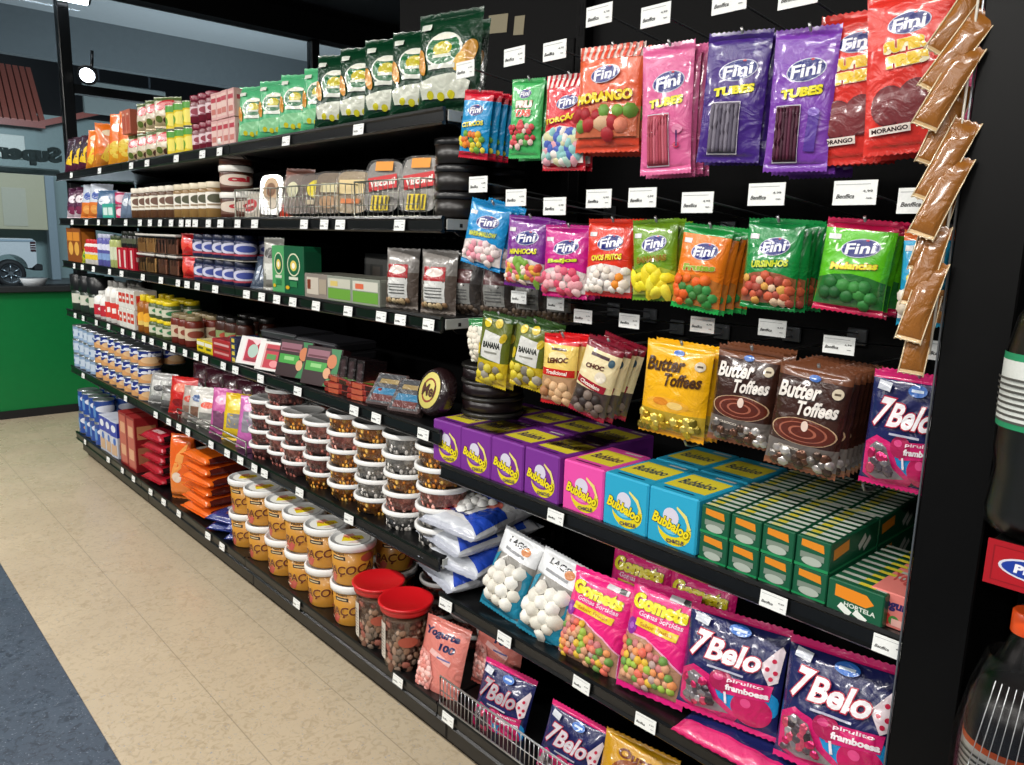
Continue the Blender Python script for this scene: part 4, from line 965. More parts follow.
P.place((-2.28, Y0+.09, z+.004), (-.1, 0, .5), 'rounded clear bread pack behind the left wire basket', 'food pack')
P = make_box('red_label_pack', .09, .03, .075, '#b8b0a0', [('E', 0, .5, .42, .34, '#e8e0d8', 12), ('E', 0, .5, .36, .26, '#c02c34', 12), ('R', 0, .5, .4, .1, '#e8d0c8', 12)])
for i, x in enumerate((-2.50,)): P.place((x, Y0+.04, z+.004), (-.1, 0, .3), 'small pack with red oval label in the left wire basket', 'food pack')
P = pouch('snack_bag', .10, .16, .04, [(.25, '#c83a20'), (1, '#8a5c50')], [('P', [(-.1, .1), (.2, .5), (.05, .8), (-.2, .4)], '#e0d0c4')], 74)
stand(P, [-2.255], z, Y0+.06, .25, .6, 'reddish bag leaning between the wire baskets', 'snack bag', None)
for i, (x, c, a) in enumerate(((-2.19, '#6a5240', [('E', -.2, .6, .2, .18, '#d8d4b0')]), (-2.10, '#5a4434', [('E', .0, .6, .3, .2, '#e0cc1c'), ('R', 0, .3, .6, .1, '#c8b898')]), (-2.0, '#7a6448', [('R', 0, .6, .6, .2, '#d8cc9c'), ('E', 0, .3, .3, .15, '#b08860')]), (-1.90, '#a08860', [('R', 0, .6, .8, .3, '#e0c890'), ('R', 0, .3, .6, .1, '#d87a3a')]))):
    P = oval_tray('bread_pack', .12, .13, c, a, i)
    P.place((x, Y0+.05+.01*(i % 2), z+.004), (-.2, 0, .45), ('dark bread pack with cream spot, left in middle basket', 'dark bread pack with yellow oval label in middle basket', 'brown bread pack with cream label, right in middle basket', 'pale yellow label pack between middle and right baskets')[i], 'food pack')
art = [('R', 0, .84, .5, .16, '#e89420'), ('R', 0, .55, .82, .24, '#c8141c', 8), ('T', 'Visconti', 0, .56, .72, .13, '#f4ece4', 8, .1, .04), ('R', 0, .2, .5, .26, '#e8cc20')]+[('R', -.18+.12*i, .2, .05, .22, '#4a4018') for i in range(4)]
P = oval_tray('label_tray', .125, .15, '#8f8a84', art, 3)
for i, x in enumerate((-1.735, -1.575)): P.place((x, Y0+.05, z+.004), (-.22, 0, .38), f'clear tray with orange, red and yellow label, {LR(i,2)}', 'food pack', 'clear trays with red labels')
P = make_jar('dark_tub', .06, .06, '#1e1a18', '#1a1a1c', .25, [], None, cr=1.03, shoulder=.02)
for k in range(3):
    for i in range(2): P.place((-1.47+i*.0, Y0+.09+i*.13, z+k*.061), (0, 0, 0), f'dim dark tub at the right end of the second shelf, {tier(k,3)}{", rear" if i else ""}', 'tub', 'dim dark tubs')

# ---------- third shelf
z = SH['L4']
P = make_box('snack_box', .11, .08, .18, '#8a4a18', [('R', 0, .75, .8, .25, '#d88a2c'), ('E', 0, .4, .3, .2, '#e0a848')], [], [('R', 0, .5, .8, .8, '#c8742c'), ('R', 0, .3, .8, .2, '#6a2c14')])
for i, x in enumerate((-4.74, -4.62)): P.place((x, Y0+.05, z), (0, 0, .1), f'brown and orange box at far end of the third shelf, {LR(i,2)}', 'box', 'brown boxes at the far end')
P = pouch('snack_bag', .09, .08, .04, [(1, '#b8c02c')], [('E', 0, .5, .3, .25, '#3c7a3a')], 75)
stand(P, [-4.52], z, Y0+.04, .2, .5, 'small yellow-green bag at far end of the third shelf', 'snack bag', None)
P = make_jar('sauce_tube', .026, .125, '#d8d4cc', '#c8242c', .16, [('E', .3, .6, .8, .12, '#c81c2c'), ('R', .4, .3, 1.6, .2, '#e0c020')], None, cr=.7)
grid(P, rowx(-4.48, -4.26, 4), z, Y0+.035, 1, .1, 'white squeeze bottle with red oval and yellow band', 'bottle', 'white squeeze bottles')
P = make_jar('sauce_tube', .028, .155, '#5a5aa0', '#b8bcd0', .12, [('E', .3, .6, .8, .1, '#d8d8e8'), ('R', .4, .3, 1.6, .2, '#7c9ac8')], None, cr=.8)
grid(P, rowx(-4.24, -4.05, 3), z, Y0+.035, 1, .1, 'violet-blue bottle with pale cap on the third shelf', 'bottle', 'violet-blue bottles')
P = make_jar('sauce_tube', .028, .15, '#a8b06a', '#3c4a2c', .12, [('R', .4, .45, 1.6, .4, '#c8ccb0')], None, cr=.8)
grid(P, rowx(-4.04, -3.92, 2), z, Y0+.035, 1, .1, 'green and cream bottle on the third shelf', 'bottle', 'green and cream bottles')
P = make_box('candy_box', .075, .09, .098, '#b8142c', [('R', 0, .5, .3, .8, '#e8d4cc')], [('R', 0, .5, .8, .5, '#8a1424')], [('R', 0, .5, .8, .2, '#e0c0b8')])
grid(P, rowx(-3.90, -3.66, 3), z, Y0+.05, 1, .1, 'crimson box with white stripe on the third shelf', 'box', 'crimson boxes', yaw=0, jy=.03)
P = make_jar('dark_jar', .034, .075, '#1a1c1c', '#20241c', .25, [('R', .3, .4, 1.4, .3, '#4a5038')])
for i, x in enumerate(rowx(-3.90, -3.66, 3)): P.place((x, Y0+.05, z+.099), (0, 0, .5), f'dark jar standing on the crimson boxes, {LR(i,3)}', 'jar', 'dark jars on the crimson boxes')
def tray_box(name, w, d, h, fill, seed, lidc='#d8d4cc'):
    r = empty(name); m = MB(); m.box(-w/2, w/2, -d/2, d/2, .002, h-.006, '#ffffff', 'clear', .004); m.build('container', r)
    m = MB(); rnd = random.Random(seed); m.box(-w/2+.004, w/2-.004, -d/2+.004, d/2-.004, .004, h*.55, fill[0], 'food', .004)
    nx = int(w/.028)
    for sx_ in (-1, 0):
        for i in range(nx):
            x = -w/2+w*(i+.5)/nx
            m.box(x-.011, x+.011, -d/2+.004, -d/2+.03, .006, h*.78, rnd.choice(fill), 'food', .004)
    for j in range(int(d/.03)):
        y = -d/2+.018+j*.03; m.box(w/2-.026, w/2-.004, y-.012, y+.012, .006, h*.78, rnd.choice(fill), 'food', .004)
    m.build('filling', r)
    m = MB(); m.box(-w/2-.002, w/2+.002, -d/2-.002, d/2+.002, h-.008, h, lidc, 'plastic', .002); m.build('lid', r); return Proto(r)
P = tray_box('biscuit_tub', .11, .12, .082, ['#b98a4a', '#c89a58', '#a87838'], 1)
grid(P, rowx(-3.64, -3.40, 2), z, Y0+.07, 2, .083, 'clear square tub of golden biscuits', 'tub', 'biscuit tubs on the third shelf', yaw=0, jy=.04)
P = tray_box('biscuit_tub', .11, .12, .082, ['#8a5a40', '#9a6a4a', '#74442c'], 2)
grid(P, rowx(-3.39, -3.13, 2), z, Y0+.07, 2, .083, 'clear square tub of brown biscuits', 'tub', 'brown biscuit tubs on the third shelf', yaw=0, jy=.04)
P = make_bag('ribbon_pack', .10, .085, .05, [(.6, '#d8201c'), (1, '#c01820')], [('P', [(-.4, .1), (.0, .45), (-.4, .9)], '#e84a3c'), ('P', [(.4, .1), (.0, .45), (.4, .9)], '#f05a48')], None, 76, nx=8, nz=8)
for k in range(2): P.place((-3.08, Y0+.05, z+.088*k), (0, 0, .5), f'glossy red ribbon pack on the third shelf, {("lower","upper")[k]}', 'food pack', 'red ribbon packs')
P.place((-3.02, Y0+.12, z), (0, 0, .9), 'glossy red ribbon pack behind the other two', 'food pack')
P = make_jar('blueberry_jar', .038, .082, '#1c2348', '#20253c', .2, [('E', .4, .45, .8, .24, '#c8c8dc'), ('E', .4, .45, .5, .14, '#3a4a9a'), ('R', .4, .2, 1.6, .08, '#a83a4c')])
grid(P, rowx(-2.99, -2.53, 5), z, Y0+.04, 2, .089, 'navy jar with pale oval label', 'jar', 'navy jars on the third shelf', rows=2, rp=.085)
m = MB(); m.box(-.235, .235, -.04, .13, 0, .0022, '#c8c4b8', 'card'); o = m.build('divider_card'); o.location = (-2.76, Y0+.05, z+.0848)
tag(o, 'thin pale card sheet between two layers of navy jars', 'card')
P = pouch('snack_bag', .09, .12, .03, [(1, '#3c4a5c')], [('P', [(-.3, .2), (.3, .5), (.2, .8), (-.3, .6)], '#8a98ac')], 77)
stand(P, [-2.47, -2.44], z, Y0+.05, .5, .6, 'blue-grey bag leaning back right of the navy jars', 'snack bag', 'blue-grey leaning bags')
P = pouch('snack_bag', .085, .17, .04, [(.4, '#8a8880'), (1, '#b4b2aa')], [('R', 0, .35, .5, .3, '#dcdcd4'), ('E', 0, .7, .3, .1, '#4a4a48')], 78)
stand(P, [-2.37], z, Y0+.04, .08, .4, 'tall grey bag with white label on the third shelf', 'snack bag', None)
em = [('E', 0, .62, .32, .24, '#d8d8b8'), ('E', 0, .62, .28, .21, '#1c6440'), ('E', 0, .60, .16, .11, '#e0c860'), ('E', 0, .60, .08, .06, '#f4f0e0'), ('R', 0, .34, .46, .06, '#d8dcc8'), ('R', 0, .22, .36, .12, '#2c7a48'), ('E', -.3, .14, .1, .04, '#d8b020')]
P = make_box('green_carton', .085, .05, .145, '#4f9f62', em); P.place((-2.295, Y0+.05, z), (0, 0, .05), 'lighter green carton with oval emblem on the third shelf', 'box')
P = make_box('green_carton', .12, .06, .145, '#0d5636', em, [], [('R', 0, .5, .8, .8, '#0f4a30')]); P.place((-2.175, Y0+.045, z), (0, 0, .03), 'darker green carton with oval emblem on the third shelf', 'box')
P = make_box('display_frame', .12, .012, .13, '#3a3c3c', [('R', 0, .5, .85, .85, '#545452'), ('R', 0, .5, .5, .5, '#3f3f3c'), ('R', 0, .55, .3, .3, '#57504a')], mat='paper')
P.place((-2.02, Y0+.21, z), (-.05, 0, .1), 'dim grey display card standing deep on the third shelf', 'card'); P.place((-1.72, Y0+.26, z+.02), (-.05, 0, .1), 'very dim grey display card further right on the third shelf', 'card')
for i, (x, w, c, a) in enumerate(((-2.04, .13, '#8a8078', [('R', -.15, .5, .5, .7, '#c9bfb0'), ('R', -.3, .55, .14, .4, '#7c3420'), ('R', .28, .5, .3, .6, '#a89a88')]),
        (-1.91, .125, '#8f9488', [('R', 0, .3, .9, .42, '#6aa03c'), ('R', 0, .72, .9, .36, '#c6c4b4'), ('R', -.2, .7, .3, .2, '#d8c070')]),
        (-1.775, .13, '#8f9488', [('R', 0, .3, .9, .42, '#6aa03c'), ('R', 0, .72, .9, .36, '#cfcdbf'), ('R', -.2, .7, .3, .2, '#d86a4a')]))):
    P = make_box('low_box', w, .12, .07, c, a, [('R', 0, .5, .9, .9, '#6a6a60')], [('R', 0, .5, .9, .8, '#7c7e74')])
    P.place((x, Y0+.075, z), (0, 0, .04), ('low cream box with brown mark on the third shelf', 'low green and cream box, left one of the two', 'low green and cream box, right one of the two')[i], 'box', 'low green and cream boxes' if i else None)
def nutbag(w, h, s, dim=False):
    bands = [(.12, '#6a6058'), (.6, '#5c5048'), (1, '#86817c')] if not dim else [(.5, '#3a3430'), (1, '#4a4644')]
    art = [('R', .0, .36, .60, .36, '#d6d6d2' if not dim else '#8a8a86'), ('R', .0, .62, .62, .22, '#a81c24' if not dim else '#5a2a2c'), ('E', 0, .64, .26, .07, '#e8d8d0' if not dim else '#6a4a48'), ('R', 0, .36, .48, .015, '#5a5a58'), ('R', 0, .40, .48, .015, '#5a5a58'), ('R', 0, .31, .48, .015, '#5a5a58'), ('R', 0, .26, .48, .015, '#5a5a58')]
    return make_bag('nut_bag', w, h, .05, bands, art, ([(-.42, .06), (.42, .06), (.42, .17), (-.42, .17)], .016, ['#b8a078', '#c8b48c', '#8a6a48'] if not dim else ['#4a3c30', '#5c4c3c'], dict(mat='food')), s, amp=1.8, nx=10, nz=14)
P = nutbag(.105, .155, 79)
for i, x in enumerate((-1.655, -1.60, -1.50)): P.place((x, Y0+.05+(.07 if i == 1 else 0), z), (-.06, 0, .3), ('clear bag of nuts with red and white label, leftmost', 'clear nuts bag with red label, set back behind its neighbours', 'clear bag of nuts with red and white label, third from left')[i], 'food bag', None)
P = nutbag(.10, .15, 80, True)  # dim copy: shade of the shelf end put into its colours
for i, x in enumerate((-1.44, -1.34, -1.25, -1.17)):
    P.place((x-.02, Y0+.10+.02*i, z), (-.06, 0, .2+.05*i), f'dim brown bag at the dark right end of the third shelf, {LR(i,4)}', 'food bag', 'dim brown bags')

# ---------- fourth shelf
z = SH['L3']
P = make_jar('snack_cup', .06, .20, '#2c3a30', '#16181a', .42, [('R', .4, .35, 1.6, .26, '#c8c8b8'), ('E', .5, .35, .4, .1, '#3c6a44')], None, cr=1.05, shoulder=.02)
grid(P, [-4.76, -4.60, -4.44], z, Y0+.065, 1, .1, 'large dark cup with black lid at far end of the fourth shelf', 'cup', 'dark cups with black lids')
P = make_jar('milk_bottle', .05, .135, '#e4e2dc', '#d6d4ce', .12, [('R', .4, .32, 2.0, .40, '#b81c30'), ('E', .5, .34, .5, .1, '#e8d8d4')], None, cr=.5, shoulder=.35)
grid(P, rowx(-4.40, -4.18, 2), z, Y0+.055, 1, .1, 'stout white bottle with crimson label', 'bottle', 'stout white bottles')
P = make_jar('sauce_bottle', .036, .20, '#e6e4de', '#7e7c78', .14, [('R', .4, .30, 2.2, .38, '#d02c24'), ('R', .5, .56, 1.0, .12, '#c8c0b8'), ('R', .5, .30, 1.0, .12, '#f0ece4')], None, cr=.5, shoulder=.3)
grid(P, rowx(-4.17, -3.93, 3), z, Y0+.04, 1, .1, 'tall white bottle with red label on the fourth shelf', 'bottle', 'tall white bottles', rows=2, rp=.08)
P = make_box('milk_carton', .056, .10, .088, '#e2dfd8', [('R', 0, .55, .8, .5, '#d22c22'), ('R', 0, .55, .5, .14, '#f0ece4')], [('R', 0, .5, .8, .5, '#d8d4cc')], [('R', 0, .5, .8, .5, '#d22c22'), ('R', 0, .5, .5, .14, '#f0ece4')])
grid(P, rowx(-3.92, -3.70, 4), z, Y0+.055, 2, .089, 'small red and white carton on the fourth shelf', 'carton', 'red and white cartons', yaw=0, jy=.03)
P = make_jar('oil_bottle', .034, .165, '#9a5a14', '#e4c818', .16, [('E', .4, .4, .8, .16, '#e8a828'), ('R', .4, .25, 1.4, .12, '#e0c060')], None, cr=.55, shoulder=.25)
grid(P, rowx(-3.69, -3.54, 2), z, Y0+.04, 1, .1, 'amber bottle with yellow cap on the fourth shelf', 'bottle', 'amber bottles with yellow caps', rows=2, rp=.08)
P = make_jar('pickle_jar', .038, .078, '#4a5a34', '#e2c81c', .2, [('R', .4, .4, 1.6, .4, '#c8c8b0'), ('E', .5, .4, .5, .14, '#2c7a48')])
grid(P, rowx(-3.53, -3.28, 3), z, Y0+.042, 2, .079, 'short jar with yellow lid on the fourth shelf', 'jar', 'short jars with yellow lids', rows=2, rp=.085)
P = make_jar('sauce_jar', .036, .12, '#6a2418', '#8a7a5c', .14, [('R', .4, .42, 1.6, .4, '#c8b498'), ('E', .5, .42, .5, .12, '#8a3c28')])
grid(P, rowx(-3.26, -3.04, 3), z, Y0+.04, 1, .1, 'reddish sauce jar with tan lid on the fourth shelf', 'jar', 'sauce jars with tan lids', rows=2, rp=.08)
P = make_jar('sauce_jar', .036, .13, '#3c1c14', '#1e1c1a', .14, [('R', .4, .42, 1.4, .3, '#7a8a5c'), ('E', .5, .42, .5, .1, '#a83c28')])
grid(P, rowx(-3.02, -2.74, 3), z, Y0+.12, 1, .1, 'dark sauce jar with black lid set back on the fourth shelf', 'jar', 'dark sauce jars', rows=2, rp=.09)
P = make_box('low_tin', .075, .09, .045, '#dcc41c', [('R', 0, .7, .9, .3, '#e8e4d4'), ('R', 0, .35, .6, .2, '#5a5a18')], [('R', 0, .5, .8, .8, '#d8cca0')])
grid(P, [-2.93, -2.85], z, Y0+.05, 1, .1, 'low yellow box with white top band', 'box', 'low yellow boxes', yaw=0, jy=.04)
P = make_box('red_carton', .155, .10, .068, '#a8182a', [('R', 0, .75, .8, .12, '#d0a0a0'), ('R', 0, .5, .8, .1, '#7c1020'), ('R', 0, .28, .8, .12, '#cf8a88')], [('R', 0, .5, .8, .8, '#8c1424')])
P.place((-2.725, Y0+.055, z), (0, 0, .03), 'low red carton with pale stripes on the fourth shelf', 'box')
P = make_box('navy_pack', .045, .09, .022, '#20264a', [('R', 0, .5, .5, .6, '#d8c04a')])
for k in range(4): P.place((-2.622, Y0+.05, z+k*.0225), (0, 0, .04), f'small navy and yellow pack beside the red carton, {tier(k,4)}', 'box', 'navy and yellow packs')
def lean(P, x, y, z, pitch, yaw, label, cat, group=None): P.place(None, label=label, cat=cat, group=group, mat=Matrix.Translation(Vector((x, y, z))) @ Matrix.Rotation(yaw, 4, 'Z') @ Matrix.Rotation(-pitch, 4, 'X'))
P = make_box('photo_card_pack', .13, .02, .098, '#e0dfdc', [('R', .06, .5, .62, .84, '#e9c8cc'), ('P', [(-.2, .12), (.38, .12), (.38, .9), (.2, .7), (.0, .86), (-.2, .9)], '#b01838'), ('E', .1, .5, .2, .24, '#a8c0b4'), ('R', .1, .18, .44, .1, '#8c1430')])
lean(P, -2.525, Y0+.02, z+.003, .35, .25, 'white framed pack with red and mint picture', 'box')
P = make_box('photo_card_pack', .13, .02, .098, '#e0dfdc', [('R', .06, .5, .66, .84, '#d8a8a4'), ('P', [(-.2, .1), (.38, .1), (.38, .9), (-.2, .9)], '#b82438'), ('R', .05, .48, .34, .18, '#4a8a3c'), ('R', .05, .72, .5, .08, '#6a1020'), ('E', .2, .25, .16, .12, '#e0888c')])
lean(P, -2.375, Y0+.02, z+.003, .35, .25, 'white framed pack with red and green picture', 'box')
P = make_box('black_tray', .22, .16, .03, '#2c2c30', [('R', 0, .8, 1., .1, '#5c5c60')], [('R', 0, .5, .86, .82, '#3c3c42')], [('R', 0, .8, 1., .1, '#3c3c40')], mat='plastic', bev=.006)
for i, x in enumerate((-2.46, -2.20)):
    for k in range(4): P.place((x, Y0+.17, z+k*.0305), (0, 0, .03*k), f'black plastic tray stacked behind the red packs, {("left","right")[i]} stack, {tier(k,4)}', 'tray', 'black trays on the fourth shelf')
art = [('R', -.14, .80, .62, .22, '#8c5a68'), ('R', -.14, .74, .55, .05, '#5a2030'), ('R', -.14, .48, .60, .24, '#3c9a3c'), ('R', -.14, .5, .3, .1, '#8ac87a'), ('P', [(.14, .02), (.48, .02), (.48, .98), (.2, .98), (.34, .5)], '#2f7a48'), ('E', .28, .66, .13, .18, '#c8784c'), ('E', .20, .35, .10, .14, '#d8a078')]
P = make_box('chocolate_bar_box', .155, .035, .118, '#2c1418', art)
lean(P, -2.215, Y0+.03, z+.003, .28, .22, 'dark brown and green chocolate pack, left of the two', 'box', 'leaning chocolate packs')
lean(P, -2.045, Y0+.03, z+.003, .30, .22, 'dark brown and green chocolate pack, right of the two', 'box', 'leaning chocolate packs')
P = make_box('dark_bar', .03, .09, .105, '#1c1416', [('R', 0, .5, .6, .8, '#3a2a2c')], mat='film')
for i in range(3): lean(P, -1.935+i*.045, Y0+.07, z, .15, .2, f'dark upright bar right of the chocolate packs, {LR(i,3)}', 'box', 'dark upright bars')
P = make_box('flat_bar', .15, .075, .016, '#8a2a20', [('R', -.2, .5, .3, .8, '#b8583c'), ('R', .2, .5, .3, .8, '#3a140f')], [('P', [(-.45, .2), (.1, .3), (.45, .8), (-.1, .85)], '#b04a3c'), ('P', [(-.2, .2), (.35, .12), (.48, .3), (.1, .4)], '#4c9a2c'), ('E', -.2, .55, .12, .2, '#d88a6c')], mat='film', bev=.004)
for i, (x, y) in enumerate(((-1.92, .055), (-1.80, .06), (-1.86, .15))):
    for k in range(3): P.place((x, Y0+y, z+.0005+k*.0165), (0, 0, rr.uniform(-.1, .3)), f'flat red and green bar lying down, {("left","right","rear")[i]} pile, {tier(k,3)}', 'bar', 'flat bars on the fourth shelf')
P = make_box('grey_bar_pack', .10, .028, .10, '#5a4a48', [('R', 0, .5, .86, .9, '#4a4c50'), ('R', 0, .40, .7, .22, '#3a7aa0'), ('R', 0, .72, .6, .14, '#a08a5c'), ('R', 0, .2, .7, .2, '#6a3a38')], mat='film', bev=.004)
lean(P, -1.705, Y0+.02, z+.004, .75, .35, 'grey and blue wrapped bar pack leaning back, left one', 'bar', 'grey and blue bar packs')
lean(P, -1.60, Y0+.02, z+.004, .75, .35, 'grey and blue wrapped bar pack leaning back, right one', 'bar', 'grey and blue bar packs')
def round_cake(R_, T):
    r = empty('round_cake_pack'); m = MB(); n = 24; prof = [(R_*.8, 0), (R_, T*.25), (R_, T*.7), (R_*.85, T)]
    m.lathe([(a, b, '#241416') for a, b in prof], n, mat='film'); m.build('wrapped_cake', r)
    m = MB(); m.lathe([(.001, T+.001, '#d2c668'), (R_*.72, T+.001, '#d2c668'), (R_*.74, T, '#d8c85a')], n, mat='paper', cap=False)
    m.lathe([(R_*.42, T+.0016, '#8a3a24'), (R_*.5, T+.0016, '#8a3a24')], n, mat='paper', cap=False)
    art_on(m, [('T', 'Mel', 0, 0, .9, .5, '#4a2414', 0, 0, .03)], R_, R_, lambda x, y, o: (x, y, T+.0018+o), .1, 'paper', clip=False)
    m.build('label', r, 'yellow oval paper label'); return Proto(r)
P = round_cake(.062, .05)
P.place(None, label='round dark cake pack standing on edge with a yellow label', cat='food pack', mat=Matrix.Translation(Vector((-1.497, Y0+.075, z+.066))) @ Matrix.Rotation(-.1, 4, 'Z') @ Matrix.Rotation(math.radians(72), 4, 'X') @ Matrix.Scale(1, 4))
P = make_jar('cake_tray', .075, .038, '#1e1517', '#2c2a28', .22, [], None, cr=1.03, shoulder=.02)
for k in range(4): P.place((-1.405-.0, Y0+.15, z+k*.0385), (0, 0, 0), f'round dark lidded tray in the stack beside the purple boxes, {tier(k,4)}', 'tray', 'round dark trays')
P2 = make_jar('cake_tray', .06, .032, '#2a2220', '#6a6862', .25, [], None, cr=1.04, shoulder=.02)
P2.place((-1.40, Y0+.15, z+.155), (0, 0, 0), 'small grey lidded dish on top of the round dark trays', 'tray')

# ---------- shelf of cans and tubs
z = SH['L2']
P = make_can('milk_can', .05, .078, '#8fa8c8', [('R', .4, .5, 2.6, .5, '#c0cddc'), ('E', .5, .5, .5, .25, '#5a7ab0'), ('R', -.6, .5, .5, .2, '#5a7ab0')])
grid(P, rowx(-4.85, -4.44, 4), z, Y0+.052, 3, .0785, 'pale blue tin', 'can', 'pale blue tins', yaw=.9)
P = make_can('milk_can', .05, .078, '#1c348c', [('P', [(-.4, .08), (1.6, .08), (1.6, .36), (.6, .52), (-.4, .36)], '#d09a64'), ('E', .6, .42, .5, .2, '#e0b888'), ('T', 'Leite', .5, .74, 1.3, .26, '#e4e8f4', 0, .2, .05), ('E', 1.2, .3, .3, .14, '#8a4a24')])
grid(P, rowx(-4.43, -3.62, 7), z, Y0+.052, 3, .0785, 'navy tin with biscuit picture', 'can', 'navy tins with biscuit picture', yaw=.3, rows=2, rp=.11, rowtier=(2,))
bags = [(-3.56, .15, .14, '#9a9a98', [('R', 0, .5, .6, .5, '#c8c8c4'), ('E', 0, .5, .2, .1, '#4a4a4c')], 'pale grey snack bag right of the navy tins'),
        (-3.44, .11, .10, '#6a6866', [('R', 0, .5, .6, .3, '#a8a8a4')], 'dim grey snack bag beside the pale grey one'),
        (-3.31, .14, .16, '#c8201c', [('E', 0, .7, .3, .12, '#e87a60'), ('E', 0, .3, .25, .1, '#8a1414')], 'bright red snack bag on the shelf of cans'),
        (-3.19, .11, .14, '#b0a29a', [('E', 0, .6, .3, .1, '#c84a3a'), ('R', 0, .3, .6, .2, '#8a6a5a')], 'cream snack bag right of the bright red bag'),
        (-3.10, .13, .15, '#c9c6c0', [('E', .0, .68, .3, .1, '#3c5a8a'), ('R', 0, .3, .6, .3, '#7c5a48')], 'white snack bag with blue oval'),
        (-3.01, .12, .13, '#dad6ce', [('E', .0, .68, .3, .1, '#d84a2c'), ('R', 0, .35, .6, .2, '#8a8a84')], 'white snack bag with red oval'),
        (-2.87, .13, .18, '#c85ca0', [('R', .05, .32, .7, .36, '#7a4a6a'), ('E', 0, .75, .3, .1, '#e8a8cc')], 'pink snack bag left of the yellow one'),
        (-2.75, .13, .18, '#e0bc1c', [('R', .05, .42, .6, .3, '#8a8a88'), ('E', 0, .75, .3, .1, '#f0dc60')], 'yellow snack bag between two pink bags'),
        (-2.62, .13, .19, '#c868b0', [('R', .05, .50, .6, .4, '#8a8490'), ('E', 0, .78, .3, .08, '#e8b0d4')], 'pink snack bag right of the yellow one')]
for i, (x, w, h, c, a, l) in enumerate(bags):
    P = make_bag('snack_bag', w, h, .05, [(1, c)], a, None, 90+i, nx=10, nz=14, amp=1.5)
    P.place((x, Y0+.055, z), (-.22, 0, .5), l, 'snack bag')
P = make_bag('snack_bag', .14, .20, .05, [(1, '#4c1428')], [('E', 0, .6, .3, .15, '#6a2038')], None, 99, nx=10, nz=12, amp=1.5)
for i, x in enumerate((-3.38, -3.24, -3.06, -2.92, -2.78, -2.64)): P.place((x, Y0+.17, z), (-.15, 0, .4), f'dark maroon snack bag in the row behind, {LR(i,6)}', 'snack bag', 'dark maroon snack bags behind')
m = MB(); m.tube([(-.33, 0, 0), (-.33, 0, .05), (.33, 0, .05), (.33, 0, 0)], .003, '#a0a098'); m.tube([(-.33, 0, .025), (.33, 0, .025)], .002, '#a0a098'); o = m.build('wire_guard'); o.location = (-2.86, D+.012, z+.002)
tag(o, 'thin wire guard rail in front of the pink and yellow bags', 'guard rail')
# deli tubs: clear bowl, food, white lid
def deli(r, h, fill, seed, name='deli_tub'):
    o = empty(name); m = MB(); hb = h*.80
    m.lathe([(r*.80, 0, '#ffffff'), (r*.84, .002, '#ffffff'), (r*.90, hb, '#ffffff')], 24, mat='clear', cap=False); m.build('bowl', o)
    m = MB(); rnd = random.Random(seed); m.lathe([(r*.76, .002, fill[0]), (r*.80, .004, fill[0]), (r*.845, hb*.82, fill[0]), (r*.5, hb*.9, fill[0]), (.001, hb*.9, fill[0])], 20, mat='food')
    Rf = lambda z_: r*.80+(r*.05)*z_/hb
    s_ = lambda x, z_, off: ((Rf(z_)+off)*math.sin(x/r), -(Rf(z_)+off)*math.cos(x/r), z_)
    pieces_on(m, [(-1.6, .1), (1.6, .1), (1.6, .8), (-1.6, .8)], 2*r*.6, hb, s_, .017, fill[1:], rnd, .3, 'food')
    m.build('food_filling', o)
    m = MB(); m.lathe([(r*.93, h*.74, '#e6e6e4'), (r, h*.75, '#e6e6e4'), (r*1.01, h*.80, '#ececea'), (r, h*.95, '#ececea'), (r*.96, h*.99, '#ececea'), (r*.90, h*.98, '#d4d4d2'), (r*.88, h*.90, '#b8b8b6'), (.001, h*.90, '#b8b8b6')], 30, cap=False); m.build('lid', o, 'white plastic lid')
    return Proto(o)
GR = ['#d88a34', '#ffb848', '#f0a034', '#dc8830', '#ffcc66']; PK = ['#e09484', '#f8a898', '#d88070', '#ffc0b0', '#c87464']; GY = ['#d4cfc8', '#ece8e0', '#c4bfb8', '#f6f2ec']; DK = ['#a86058', '#c47468', '#945248', '#d08a7c']
TP = {k: deli(.070, .0525, v, i) for i, (k, v) in enumerate(dict(G=GR, P=PK, Y=GY, D=DK).items())}
FN = dict(G='golden snacks', P='pinkish sweets', Y='pale grey sweets', D='dark red sweets')
cols = [(-2.500, 'DDDD', 0), (-2.388, 'DPDPD', .012), (-2.250, 'DPDG', 0), (-2.105, 'GDDP', .0), (-1.955, 'GGGPG', 0), (-1.805, 'GYYGG', .0), (-1.657, 'YPGYY', 0), (-1.505, 'YYPGG', .0)]
CN = ['leftmost', 'second', 'third', 'fourth', 'fifth', 'sixth', 'seventh', 'rightmost']
for i, (x, s_, dy) in enumerate(cols):
    for b in range(2):
        for k, c in enumerate(s_ if b == 0 else s_[:-1]):
            TP[c].place((x+rr.uniform(-.003, .003)+(.02 if b else 0), Y0+.075+b*.148+dy+rr.uniform(-.002, .002), z+k*.0526+.0003), (0, 0, rr.uniform(0, .9)),
                f'white-lidded tub of {FN[c]}, {CN[i]} {"stack" if b == 0 else "rear stack"}, {tier(k, len(s_))}', 'food tub', 'white-lidded clear tubs on the middle shelf')

